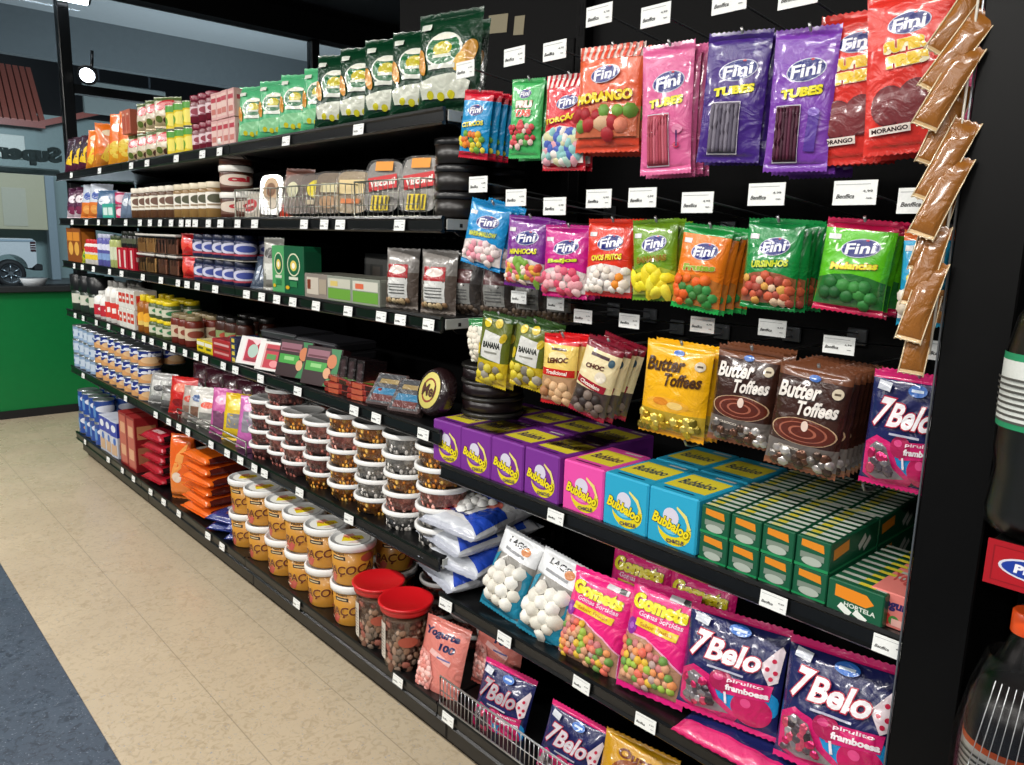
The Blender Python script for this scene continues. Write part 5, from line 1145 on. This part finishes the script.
# ---------- bottom deck
z = SH['L1']
P = make_can('powder_can', .052, .125, '#20489a', [('E', .5, .62, .6, .16, '#d8dce8'), ('E', .6, .3, .5, .14, '#c89a6c'), ('R', -.4, .5, .6, .5, '#5a8ac8'), ('E', 1.3, .5, .3, .2, '#d8dce8')], '#c4c8ce')
grid(P, rowx(-4.86, -4.42, 4), z, Y0+.055, 2, .126, 'tall blue tin on the bottom deck', 'can', 'tall blue tins on the bottom deck', yaw=.6, rows=3, rp=.112, rowtier=(1,))
P = make_box('milk_pack', .085, .09, .19, '#c8ccd8', [('R', 0, .78, 1., .4, '#2038a8'), ('E', 0, .8, .34, .1, '#e8ecf4'), ('R', 0, .22, .8, .3, '#c8a484'), ('E', .1, .45, .2, .1, '#2c68c0')], [('R', 0, .5, .9, .9, '#c8ccd8')], [('R', 0, .78, 1., .4, '#2038a8'), ('R', 0, .25, .8, .3, '#b89a7c')])
grid(P, rowx(-4.40, -4.12, 3), z, Y0+.05, 1, .1, 'blue and white pack on the bottom deck', 'carton', 'blue and white packs', yaw=.05, jy=.05, rows=2, rp=.1)
P = make_box('tall_red_box', .11, .11, .27, '#8a1c20', [('R', 0, .5, .8, .9, '#b8584a'), ('R', 0, .72, .6, .2, '#d8a07c'), ('R', 0, .3, .6, .2, '#d8a07c')], [('R', 0, .5, .9, .9, '#9c2a2a')], [('R', 0, .72, .8, .24, '#c08058'), ('R', 0, .3, .8, .3, '#b06a4c')])
for i, (x, y) in enumerate(((-4.01, .065), (-3.885, .065), (-3.95, .19))): P.place((x, Y0+y, z), (0, 0, .03), ('tall dark red box on the bottom deck, left one', 'tall dark red box on the bottom deck, right one', 'tall dark red box behind the other two')[i], 'box', 'tall dark red boxes')
def flat_stack(P, x, y, z, n, th, yaw, desc, group, jit=.06):
    for k in range(n):
        M = Matrix.Translation(Vector((x+rr.uniform(-.006, .006), y+rr.uniform(-.006, .006), z+th*(k+.5)))) @ Matrix.Rotation(yaw+rr.uniform(-jit, jit), 4, 'Z') @ Matrix.Rotation(-math.pi/2, 4, 'X') @ Matrix.Translation(Vector((0, 0, -P.h/2)))
        P.place(None, label=f'{desc}, {tier(k, n)}', cat='food bag', group=group, mat=M)
def flatbag(w, h, T, bands, art, seed, end=None, name='coffee_bag', side=None):
    P = make_bag(name, w, h, T, bands, art, None, seed, nx=14, nz=16, amp=1.3, low=0, blocky=True, side=side); P.h = h; return P
P = flatbag(.20, .27, .053, [(.35, '#b0182c'), (1, '#3a1216')], [('R', 0, .2, .5, .1, '#d8b0b0'), ('R', 0, .75, .8, .24, '#b8202c'), ('T', 'CAFE', 0, .75, .5, .1, '#e8d8c8', 0, 0, .04)], 110, side='#2a1214')
flat_stack(P, -3.62, Y0+.14, z, 5, .049, .05, 'red and black bag lying flat on the bottom deck', 'red and black bags')
P = flatbag(.12, .29, .06, [(.3, '#e87a1c'), (1, '#e8641c')], [('P', [(-.4, .3), (.1, .5), (.4, .9), (-.1, .7)], '#f0a050'), ('E', -.1, .35, .2, .08, '#e8d4c0')], 111)
P.place((-3.33, Y0+.055, z), (-.05, 0, .55), 'upright orange bag leaning against the orange and brown stack', 'food bag')
P = flatbag(.22, .28, .048, [(.45, '#ea6a18'), (.6, '#d8501a'), (1, '#4a1814')], [('R', -.3, .3, .2, .2, '#e8dccc'), ('R', 0, .75, .8, .3, '#5c1c16'), ('T', 'Cookies', 0, .5, .6, .09, '#f0d8b8', 0, .1, .04)], 112, side='#5a1e18')
flat_stack(P, -3.10, Y0+.145, z, 6, .044, .08, 'orange and brown bag lying flat on the bottom deck', 'orange and brown bags')
P = flatbag(.15, .20, .04, [(.5, '#27367a'), (.8, '#8f93a8'), (1, '#2c3c8a')], [('E', 0, .5, .35, .15, '#b8bccc'), ('E', .1, .3, .2, .1, '#7a4a54'), ('R', 0, .8, .6, .08, '#d8dae4')], 113)
flat_stack(P, -2.87, Y0+.10, z, 2, .034, .3, 'crinkled blue and silver bag, left pile on the bottom deck', 'blue and silver bags', .3)
flat_stack(P, -2.74, Y0+.12, z, 2, .034, .7, 'crinkled blue and silver bag, right pile on the bottom deck', 'blue and silver bags', .3)
# paçoca tubs
def pacoca():
    o = empty('peanut_candy_tub'); r = .066; h = .131; m = MB(); Rf = lambda z_: r*(.87+.10*z_/h)
    m.lathe([(r*.85, 0, '#b97e28'), (r*.87, .003, '#c48a30'), (r*.97, h-.020, '#c48a30')], 28, mat='card')
    s_ = lambda x, z_, off: ((Rf(z_)+off)*math.sin(x/r), -(Rf(z_)+off)*math.cos(x/r), z_)
    art = [('P', [(-.95, .04), (-.15, .04), (-.05, .22), (-.3, .34), (-.95, .30)], '#c0564a'), ('P', [(.55, .05), (1.3, .05), (1.3, .3), (.8, .36)], '#b84c40'),
           ('R', .02, .66, .42, .09, '#2c2420'), ('T', 'Nutri', .02, .77, .34, .06, '#2c2420', 0, 0, .03), ('R', .02, .66, .32, .03, '#d8c8a0'),
           ('T', 'PAÇOCA', .30, .36, 1.5, .26, '#6a2c16', 5, .2, .03, '#e0b048'), ('E', .85, .66, .22, .1, '#a8503c'), ('E', -.75, .68, .2, .12, '#d8a850'), ('R', -.5, .14, .4, .04, '#e8c8a8'), ('R', 1.0, .18, .4, .06, '#e8c8a8')]
    art_on(m, art, 2*r*.9, h, s_, .009, 'card', clip=False); m.build('tub_body', o)
    m = MB(); m.lathe([(r*.98, h-.024, '#e8e8e6'), (r*1.07, h-.022, '#e8e8e6'), (r*1.09, h-.012, '#eeeeec'), (r*1.085, h-.003, '#eeeeec'), (r*1.04, h, '#eeeeec'), (r*.99, h, '#dcdcda'), (r*.97, h-.005, '#e6e6e4'), (.001, h-.004, '#e6e6e4')], 36, cap=False)
    top = lambda x, y, off: (x, y, h-.0038+off)
    la = [('E', 0, 0, .80, .80, '#f0efe8'), ('P', [(-.5, -.1), (-.15, -.55), (.25, -.2), (.45, .3), (.1, .5), (-.2, .25)], '#ecd21e'), ('P', [(-.62, .0), (-.3, -.1), (-.1, .3), (-.4, .4)], '#e49a8c'),
          ('T', 'PAÇOCA', -.05, .0, .8, .24, '#c0402c', 20, .1, .04, '#f0e060'), ('P', [(.2, -.55), (.6, -.3), (.5, .05), (.3, -.2)], '#e8cfc4')]
    art_on(m, la, r, r, top, .03, 'paper', clip=False, step=.0002); m.build('lid', o, 'white lid with yellow round print')
    return Proto(o)
P = pacoca()
tx = [(-2.690, 1.155), (-2.540, 1.15), (-2.380, 1.15), (-2.235, 1.15), (-2.085, 1.145), (-1.930, 1.145)]
for i, (x, y) in enumerate(tx):
    for b in range(2):
        for k in range(2):
            P.place((x+rr.uniform(-.003, .003)-.0*k, y+b*.152+rr.uniform(-.003, .003), z+.0004+k*.1315), (0, 0, .45+rr.uniform(-.25, .25)),
                    f'yellow peanut sweets tub with white lid, {LR(i,6)}, {("lower","upper")[k]} one{", rear row" if b else ""}', 'food tub', 'peanut sweets tubs')
def redjar():
    o = empty('sweets_jar'); r = .068; h = .185; m = MB()
    m.lathe([(r*.86, 0, '#ffffff'), (r*.9, .004, '#ffffff'), (r*.95, h*.80, '#ffffff')], 28, mat='clear', cap=False); m.build('jar_body', o)
    m = MB(); rnd = random.Random(4); m.lathe([(r*.82, .002, '#6a4c3c'), (r*.86, .005, '#6a4c3c'), (r*.90, h*.74, '#7a5c48'), (r*.5, h*.78, '#7a5c48'), (.001, h*.78, '#7a5c48')], 24, mat='food')
    s_ = lambda x, z_, off: ((r*(.86+.05*z_/h)+off)*math.sin(x/r), -(r*(.86+.05*z_/h)+off)*math.cos(x/r), z_)
    pieces_on(m, [(-1.7, .03), (1.7, .03), (1.7, .72), (-1.7, .72)], 2*r*.8, h, s_, .024, ['#8a6a54', '#a08270', '#6c4a3a', '#b49a86', '#7c6a5c', '#94584a'], rnd, .3, 'food', elong=1.4)
    m.build('sweets_filling', o)
    m = MB(); s2 = lambda x, z_, off: ((r*.965+off)*math.sin(x/r), -(r*.965+off)*math.cos(x/r), z_)
    art_on(m, [('R', -.45, .42, .34, .56, '#c8c0b4')]+[('R', -.45, .20+.05*i, .26, .014, '#77706a') for i in range(9)]+[('E', .25, .48, .2, .08, '#a8503c')], 2*r, h, s2, .02, 'paper', clip=False)
    m.build('paper_label', o)
    m = MB(); m.lathe([(r*.97, h*.85, '#c01018'), (r*1.03, h*.86, '#c01018'), (r*1.05, h*.90, '#c8141c'), (r*1.07, h*.95, '#c8141c'), (r*1.12, h*.955, '#c8141c'), (r*1.12, h*.985, '#d01820'), (r*1.06, h, '#d01820'), (r*1.0, h*.985, '#cc161e'), (.001, h*.985, '#cc161e')], 36, cap=False); m.build('lid', o, 'bright red screw lid')
    return Proto(o)
P = redjar()
for i, (x, y) in enumerate(((-1.775, 1.125), (-1.628, 1.118))): P.place((x, y+.012, z), (0, 0, .55), f'clear sweets jar with red lid on the bottom deck, {LR(i,2)}', 'jar', 'red-lidded jars')
P = deli(.066, .05, DK, 9)
for i, (x, y) in enumerate(((-1.74, .255), (-1.59, .255), (-1.62, .115))):
    for k in range(5 if i < 2 else 0): P.place((x, Y0+y, z+k*.051), (0, 0, k), f'dim white-lidded tub behind the red-lidded jars, {("left","right")[i]} stack, {tier(k,5)}', 'food tub', 'dim tubs on the bottom deck')
P = deli(.062, .055, PK, 12)
for k in range(4): P.place((-1.452, Y0+.235, z+k*.056), (0, 0, k), f'tub of reddish sweets below the marshmallow shelf, {tier(k,4)}', 'food tub', 'reddish tubs on the bottom deck')

# ---------- hook bay: boxes of gum
z = SH['R2']
def gumbox(col, dk, seed):
    w, d, h = .104, .15, .102
    art = [('E', .06, .36, .34, .30, '#e6d41e'), ('E', .0, .46, .31, .25, col), ('E', -.02, .56, .16, .16, '#d8d4e4'), ('E', .0, .36, .17, .11, {'#7a2f92': '#8a5ab0', '#ea4fa8': '#e87ab8', '#2aa6cc': '#6ac4e0'}[col]), ('P', [(.1, .78), (.3, .66), (.4, .44), (.36, .42), (.26, .60), (.09, .74)], '#e8dc7a'),
           ('T', 'Bubbaloo', .0, .42, .76, .20, '#f0dc1c', -12, .1, .04, '#3a2424'), ('T', 'CHICLE', .10, .15, .36, .07, '#3a2c5a', 6, 0, .03)]
    top = [('P', [(-.42, .20), (.42, .20), (.44, .78), (-.40, .80)], '#e6d63a'), ('T', 'Bubbaloo', .02, .5, .66, .22, dk, 4, .1, .02), ('R', 0, .10, .6, .03, dk), ('R', .2, .88, .4, .05, '#e8e4d8')]
    side = [('R', 0, .5, .8, .02, dk), ('T', 'Bubbaloo', .0, .5, .6, .2, '#e0cc24', -4, .1, .05, dk)] if col != '#7a2f92' else [('R', -.36+.0, .5, .02, .7, '#caa0d8'), ('R', .2, .5, .3, .5, '#6a2882')]
    return make_box('gum_box', w, d, h, col, art, top, side, bev=.003)
P = gumbox('#7a2f92', '#3a1a5a', 1)
for i, x in enumerate((-1.400, -1.293, -1.186, -1.078)):
    for b in range(2): P.place((x, Y0+.078+b*.155, z+.0004), (0, 0, .03-.02*i), f'purple gum display box, {LR(i,4)}{", rear row" if b else ""}', 'box', 'purple gum boxes')
P = gumbox('#ea4fa8', '#4a1a4a', 2); P.place((-.966, Y0+.078, z+.0004), (0, 0, .02), 'bright pink gum display box between purple and blue ones', 'box')
P = gumbox('#2aa6cc', '#143a5a', 3)
for i, x in enumerate((-.858, -.752)):
    for b in range(2): P.place((x, Y0+.078+b*.155, z+.0004), (0, 0, .0), f'sky blue gum display box, {LR(i,2)}{", rear row" if b else ""}', 'box', 'sky blue gum boxes')
# clear crumpled wrap lying on some purple boxes
m = MB(); n = 10; vs = []; fs = []
for j in range(n):
    for i in range(n):
        u, v = i/(n-1)-.5, j/(n-1)-.5; vs.append((u*.11, v*.15, .004+.012*abs(noise.noise(Vector((u*7, v*7, 2))))))
for j in range(n-1):
    for i in range(n-1): fs.append((j*n+i, j*n+i+1, (j+1)*n+i+1, (j+1)*n+i))
m.add(vs, fs, '#ffffff', 'clear', True); P = Proto(m.build('film_wrap'))
for i, x in enumerate((-1.293, -1.078)): P.place((x, Y0+.08+.05*i, z+.103), (0, 0, .1), f'crumpled clear film on top of a purple gum box, {LR(i,2)}', 'plastic film', 'clear film on gum boxes')
def greenbox(w, d, h):
    front = [('P', [(-.34, .70), (.34, .62), (.30, .88), (-.34, .92)], '#e08a20'), ('R', 0, .42, .70, .20, '#7c8a7c'), ('E', 0, .25, .3, .14, '#aeb8ac'), ('R', 0, .06, 1., .10, '#1f8a52')]
    top = []
    for i in range(9):
        y = .06+i*.105; top += [('R', 0, y+.02, .94, .062, '#cdd4c8'), ('R', -.2, y+.02, .30, .062, '#d8c83a' if i % 2 else '#e0d88a'), ('R', 0, y-.03, .92, .016, '#1c6a42')]
    side = [('R', -.28, .62, .30, .36, '#e08a20', 6), ('R', .15, .52, .16, .26, '#c8ccc4', 35), ('R', .25, .40, .16, .20, '#c8ccc4', 35), ('R', 0, .05, 1., .08, '#2c8a58')]
    return make_box('gum_carton', w, d, h, '#14573a', front, top, side, bev=.0015)
P = greenbox(.054, .17, .048)
for b in range(2):
    for k in range(2):
        for i, x in enumerate(rowx(-.696, -.468, 4)): P.place((x, Y0+.09+b*.173, z+.0004+k*.0485), (0, 0, .0), f'small dark green gum carton, {LR(i,4)}, {("lower","upper")[k]} layer{", rear" if b else ""}', 'box', 'small green gum cartons')
P = make_box('gum_carton', .082, .20, .05, '#14573a', [('P', [(-.36, .52), (.20, .46), (.34, .62), (.20, .84), (-.36, .88)], '#e88a1c'), ('T', 'HORTELA', .10, .36, .56, .14, '#d8e0d4', -2, 0, .03), ('R', -.16, .2, .24, .2, '#e8ece4', -30), ('R', .12, .14, .24, .2, '#e8ece4', -30)],
     [q for i in range(9) for q in (('R', 0, .06+i*.105+.02, .92, .045, '#b8c0b4'), ('R', .12, .06+i*.105+.02, .3, .05, '#d8c83a'))], [('R', 0, .5, .8, .5, '#0f4a30')])
P.place((-.420, Y0+.095, z+.0004), (0, 0, -.03), 'lower green gum carton with orange arrow right of the stacked ones', 'box')
P = make_box('pink_carton', .06, .16, .052, '#e8837a', [('T', 'Yogurt', .05, .66, .84, .34, '#2c2464', 0, .15, .05), ('E', -.18, .26, .22, .22, '#c8302c'), ('E', .1, .24, .12, .14, '#4a8a3c'), ('R', .2, .2, .3, .2, '#f0b8ae')], [('T', 'Yogurt', 0, .4, .8, .3, '#c0504c', 10, .1, .04)], [])
P.place((-.3785, Y0+.09, z+.0004), (0, 0, .0), 'salmon pink strawberry carton at the right end beside the post', 'box')

# ---------- hook bay: marshmallow shelf
z = SH['R1']
def shelfbag(key, P, label, cat, group=None, dy=0, y=None):
    p = FIT[key]; P.place(None, label=label, cat=cat, group=group, mat=pose(p, 1.17+dy))
for k in range(4):
    P = make_bag('marshmallow_bag', .20, .27, .058, [(.06, '#b8bcc8'), (.16, '#c8ccd4'), (.62, '#dcdcdc'), (.8, '#2040a8'), (1, '#aab0c0')],
      [('P', [(-.49, .62), (.1, .56), (.49, .70), (.49, .80), (.1, .70), (-.49, .76)], '#2850c0'), ('T', 'Marsh', .05, .84, .7, .09, '#1c2c7a', 4, .2, .05), ('E', -.2, .52, .16, .07, '#e8d81c'), ('E', .22, .50, .12, .08, '#e87a6a'), ('P', [(.1, .2), (.49, .08), (.49, .48), (.3, .5)], '#2448b4'), ('E', -.3, .22, .14, .06, '#c83c3a'), ('T', 'Jumbo', -.05, .22, .4, .06, '#1c2c7a', 0, .2, .05)],
      ([(-.42, .26), (.1, .26), (.2, .54), (-.42, .54)], .030, ['#eeeeea', '#e4e4e0', '#f2f2ee'], dict(squash=.7)), 120+k, amp=2.2, nx=16, nz=20, low=0, blocky=True, side='#c9cbd0') if k < 1 else P
    a = (.9, .75, 1.05, .85, .95)[k]
    M = Matrix.Translation(Vector((-1.425+.012*(k % 2), Y0+.135, z+.032+k*.047))) @ Matrix.Rotation((-.25, .1, -.15, .05, -.1)[k], 4, 'Z') @ Matrix.Rotation(-math.radians(84), 4, 'X') @ Matrix.Translation(Vector((0, 0, -.135)))
    P.place(None, label=f'white and blue marshmallow bag lying in a pile, {tier(k,4)}', cat='marshmallow bag', group='piled marshmallow bags', mat=M)
for i, key in enumerate(('M1', 'M2')):
    art = [('P', [(-.49, .74), (.49, .70), (.49, .97), (-.49, .97)], '#e4e6e8'), ('T', 'LAGO', .0, .88, .5, .07, '#26282c', -4, 0, .04), ('E', .22, .84, .10, .05, '#c87a3a'), ('R', 0, .78, .5, .03, '#8a8c90', -4),
           ('P', [(-.49, .42), (-.44, .66), (-.30, .72), (-.34, .56), (-.42, .40)], '#1c8aa8'), ('P', [(.49, .10), (.49, .62), (.36, .66), (.40, .44), (.26, .24), (.0, .06), (.2, .02)], '#1a86a6'), ('P', [(-.49, .02), (.3, .02), (.2, .07), (-.3, .12), (-.49, .20)], '#1f7f9c')]
    P = make_bag('marshmallow_bag', .125, .196, .055, [(.06, '#1f86a4'), (.72, '#8f8c86'), (1, '#c4c6c8')], art, ([(-.40, .10), (.10, .07), (.30, .28), (.38, .48), (.30, .70), (-.30, .70), (-.40, .44)], .034, ['#efede4', '#e8e4da', '#f3f1ea', '#e2ded2'], dict(squash=.8, jitter=.2)), 130+i, amp=1.0)
    shelfbag(key, P, ('clear bag of round white marshmallows with teal edge, left one', 'clear bag of round white marshmallows with teal edge, right one')[i], 'marshmallow bag', 'standing marshmallow bags')
GC = ['#e2806a', '#e8965a', '#9fbf4a', '#e0b83a', '#c87a7a', '#b8a098', '#6f9a4a', '#e8705c', '#d8a07c']
def gomets(w, h, s):
    art = [('P', [(-.49, .06), (.49, .06), (.49, .30), (.25, .42), (-.1, .52), (-.49, .53)], '#f2a8cc'), ('P', [(-.48, .06), (.48, .06), (.48, .29), (.24, .405), (-.1, .505), (-.48, .515)], '#b88a6c'), ('E', -.36, .58, .09, .075, '#8a2a9a'), ('E', -.36, .58, .04, .03, '#b060c0'),
           ('T', 'Gomets', .0, .80, .84, .135, '#f0e020', -3, 0, .07, '#8a6a10'), ('T', 'Gomas Sortidas', .06, .70, .66, .045, '#f0c8de', -3, .1, .02), ('P', [(-.30, .60), (.34, .56), (.36, .63), (-.28, .67)], '#e8cc28'), ('T', 'Sabor Frutas', .03, .615, .5, .035, '#c87a18', -3, 0, .03), ('R', .28, .91, .34, .05, '#d8d4d8', -3), ('R', .36, .91, .1, .05, '#3a3a3c', -3)]
    return make_bag('gum_drop_bag', w, h, .05, [(.05, '#d81a78'), (1, '#e8207e')], art, ([(-.44, .08), (.44, .08), (.44, .28), (.22, .39), (-.1, .485), (-.44, .495)], .0175, GC, dict(squash=.75)), s, amp=1.1, nx=16, nz=22)
shelfbag('G1', gomets(.158, .20, 140), 'hot pink gum drop bag with yellow lettering, left one', 'candy bag', 'hot pink gum drop bags')
P = gomets(.145, .215, 141); shelfbag('G2', P, 'hot pink gum drop bag with yellow lettering, right one', 'candy bag', 'hot pink gum drop bags')
for i in range(2):
    P.place(None, label=f'hot pink gum drop bag standing behind the {("left","right")[i]} one', cat='candy bag', group='hot pink gum drop bags behind', mat=pose([-.93+.15*i, .655, .145, .2, .05, .1, .25], 1.25))
shelfbag('S1', belo(.187, .19, 142, T=.05, amp=1.5), 'large navy raspberry lollipop bag, left of the pair', 'candy bag', 'large navy lollipop bags')
P = belo(.182, .20, 143, T=.05, amp=1.5); shelfbag('S2', P, 'large navy raspberry lollipop bag, right one touching the post', 'candy bag', 'large navy lollipop bags')
M = Matrix.Translation(Vector((-.60, Y0-.012, z+.004))) @ Matrix.Rotation(.05, 4, 'Z') @ Matrix.Rotation(math.radians(-84), 4, 'X')
P = make_bag('candy_bag', .22, .15, .03, [(.25, '#d8246e'), (1, '#1c2158')], [('P', [(-.45, .02), (.45, .02), (.45, .2), (-.45, .22)], '#e0407c')], None, 144, amp=2)
P.place(None, label='navy and pink bag lying flat under the large lollipop bags', cat='candy bag', mat=M)

# ---------- hook bay: bottom deck
z = SH['R0']
art = [('T', 'Yogurte', -.04, .82, .80, .12, '#1c2050', 2, .15, .05), ('T', '100', .16, .69, .34, .09, '#1c2050', 2, .15, .05), ('P', [(-.2, .58), (.30, .50), (.32, .56), (-.16, .64)], '#e8b8b4'), ('R', .15, .56, .3, .02, '#6a6a9a'), ('E', -.30, .30, .08, .05, '#3a7a3c'), ('E', -.25, .22, .1, .06, '#c8303c'),
       ('P', [(-.46, .08), (-.1, .08), (.0, .3), (-.16, .56), (-.44, .60)], '#e09890')]
P = make_bag('candy_bag', .16, .205, .045, [(.05, '#c8685e'), (1, '#d87f74')], art, ([(-.42, .10), (-.1, .10), (-.04, .3), (-.18, .52), (-.42, .56)], .016, ['#e8a8a0', '#d8887e', '#f0c0b8']), 150, amp=1.2)
shelfbag('Y1', P, 'salmon strawberry sweets bag leaning on the bottom deck', 'candy bag', None)
P.place(None, label='salmon strawberry sweets bag behind the leaning one', cat='candy bag', mat=pose([-1.36, .345, .16, .2, .02, .1, .2], 1.25))
shelfbag('D1', belo(.157, .185, 151, T=.045, dark=False, sev='#a8a4ac', amp=1.3), 'navy raspberry lollipop bag on bottom deck, left behind wire fence', 'candy bag', 'navy lollipop bags on the bottom deck')  # letters greyed here and below: shade of the upper shelf put into the print
shelfbag('D2', belo(.15, .18, 152, T=.045, dark=False, sev='#c8c4cc', amp=1.3), 'navy raspberry lollipop bag on bottom deck, right behind wire fence', 'candy bag', 'navy lollipop bags on the bottom deck')
P = make_bag('candy_bag', .17, .15, .045, [(1, '#c8920e')], [('E', .0, .55, .3, .2, '#8a4414'), ('E', .0, .55, .2, .12, '#e0b040'), ('T', 'Ouro', 0, .8, .5, .12, '#6a2c10', 0, .1, .04)], None, 153, amp=1.5)
shelfbag('O1', P, 'golden yellow sweets bag at the bottom edge of the picture', 'candy bag')
P.place(None, label='golden yellow sweets bag right of the other golden one', cat='candy bag', mat=pose([-.66, .29, .17, .15, 0, .1, .3], 1.19))
m = MB(); w = .62; h = .075; m.tube([(0, 0, 0), (w, 0, 0), (w, 0, h), (0, 0, h)], .0026, '#c8ccd0', closed=True)
for i in range(1, 44): x = w*i/44; m.tube([(x, 0, 0), (x, 0, h)], .0013, '#c0c4c8', seg=5)
m.tube([(0, 0, h*.5), (w, 0, h*.5)], .0014, '#c0c4c8', seg=5)
o = m.build('wire_fence'); o.location = (-1.40, D+.006, z+.004); tag(o, 'low chrome wire fence along the front of the bottom deck', 'fence')

# ================================================================== RIGHT EDGE: BOTTLES BEYOND THE POST
def bottle(h, r, capc, liquid, lab, art, upside=False):
    o = empty('drink_bottle'); m = MB()
    pr = [(r*.7, 0), (r*.95, .012), (r, .03), (r*.92, h*.22), (r, h*.30), (r, h*.62), (r*.86, h*.74), (r*.42, h*.88), (r*.30, h*.93), (r*.30, h*.95)]
    m.lathe([(a, b, '#ffffff') for a, b in pr], 28, mat='clear', cap=False); m.build('bottle_shell', o)
    m = MB(); m.lathe([(a*.94, b+.002, liquid) for a, b in pr[:-3]]+[(.001, pr[-4][1]+.002, liquid)], 24, mat='plastic'); m.build('drink', o)
    m = MB(); z0, z1, lc, ec = lab
    m.lathe([(r*1.005, z0*h-.008, ec), (r*1.01, z0*h, lc), (r*1.01, z1*h, ec), (r*1.005, z1*h+.008, ec)], 28, mat='paper', cap=False)
    art_on(m, art, 2*r, h, lambda x, z_, off: ((r*1.012+off)*math.sin(x/r), -(r*1.012+off)*math.cos(x/r), z_), .01, 'paper', clip=False); m.build('label', o)
    m = MB(); m.lathe([(r*.36, h*.93, capc), (r*.37, h*.932, capc), (r*.37, h*.995, capc), (r*.33, h, capc)], 20); m.build('cap', o); return o
lines = [('R', -.3, .40+.02*i, .7, .008, '#4a4a46') for i in range(8)]
o = bottle(.34, .055, '#1c7a3c', '#2c2a20', (.40, .60, '#d8dcd6', '#1f8a5c'), lines); o.location = (-.208, D-.05, .9805); tag(o, 'clear bottle with white and green label standing on upper side shelf', 'bottle')
o = bottle(.39, .05, '#e0501c', '#18100c', (.36, .56, '#c8c6c0', '#d0561c'), lines+[('R', .5, .45, .3, .12, '#8a8a86')]); o.location = (-.200, D-.05, .5005); tag(o, 'dark drink bottle with orange cap and orange-edged label', 'bottle')
# loose stretch film round the lower bottle
m = MB(); rnd = random.Random(8); n = 26; prof = [(.055, .0), (.057, .12), (.059, .22), (.052, .28), (.036, .33)]
vs = []; fs = []
for j, (a, b) in enumerate(prof):
    for i in range(n): an = 2*math.pi*i/n; q = a*(1+.05*math.sin(i*2.7+j)+rnd.uniform(-.02, .02)); vs.append((q*math.cos(an), q*math.sin(an), b))
for j in range(len(prof)-1):
    for i in range(n): fs.append((j*n+i, j*n+(i+1) % n, (j+1)*n+(i+1) % n, (j+1)*n+i))
m.add(vs, fs, '#ffffff', 'clear', True)
for i in range(7): an = -2.2+i*.16; m.tube([(.058*math.cos(an), .058*math.sin(an), .01), (.061*math.cos(an+.12), .061*math.sin(an+.12), .18), (.046*math.cos(an+.3), .046*math.sin(an+.3), .31)], .0006, '#e4e6e8', 'plastic', 4)
o = m.build('stretch_film'); o.location = (-.200, D-.05, .502); tag(o, 'loose clear stretch film wrapped round the orange-capped bottle', 'plastic film')
m = MB(); m.box(0, .16, -.002, 0, 0, .052, '#a8121e', 'card')
F = lambda x, z_, off: (x+.08, -.002-off, z_)
art_on(m, [('R', 0, .5, .92, .78, '#8c0f18'), ('R', 0, .5, .90, .74, '#ae1420'), ('E', -.18, .5, .24, .24, '#d8d8e4'), ('E', -.18, .5, .22, .20, '#1c3a9a'), ('T', 'PLAST', -.17, .5, .30, .2, '#f0f0f4', 0, .1, .05)], .16, .052, F, .2, 'card')
o = m.build('shelf_sign'); o.location = (-.238, D-.1125, .934); tag(o, 'red shelf sign with a blue oval logo beside the black post', 'sign')
# stray receipt bits on the gum shelf rail and tape strips get their labels
for i, o in enumerate([q for q in bpy.data.objects if q.name.startswith('tape_strip')]):
    tag(o, ('wider strip of beige tape on the black panel above the hooks', 'short strip of beige tape right of the wider one')[i], 'tape')
bpy.context.view_layer.update()
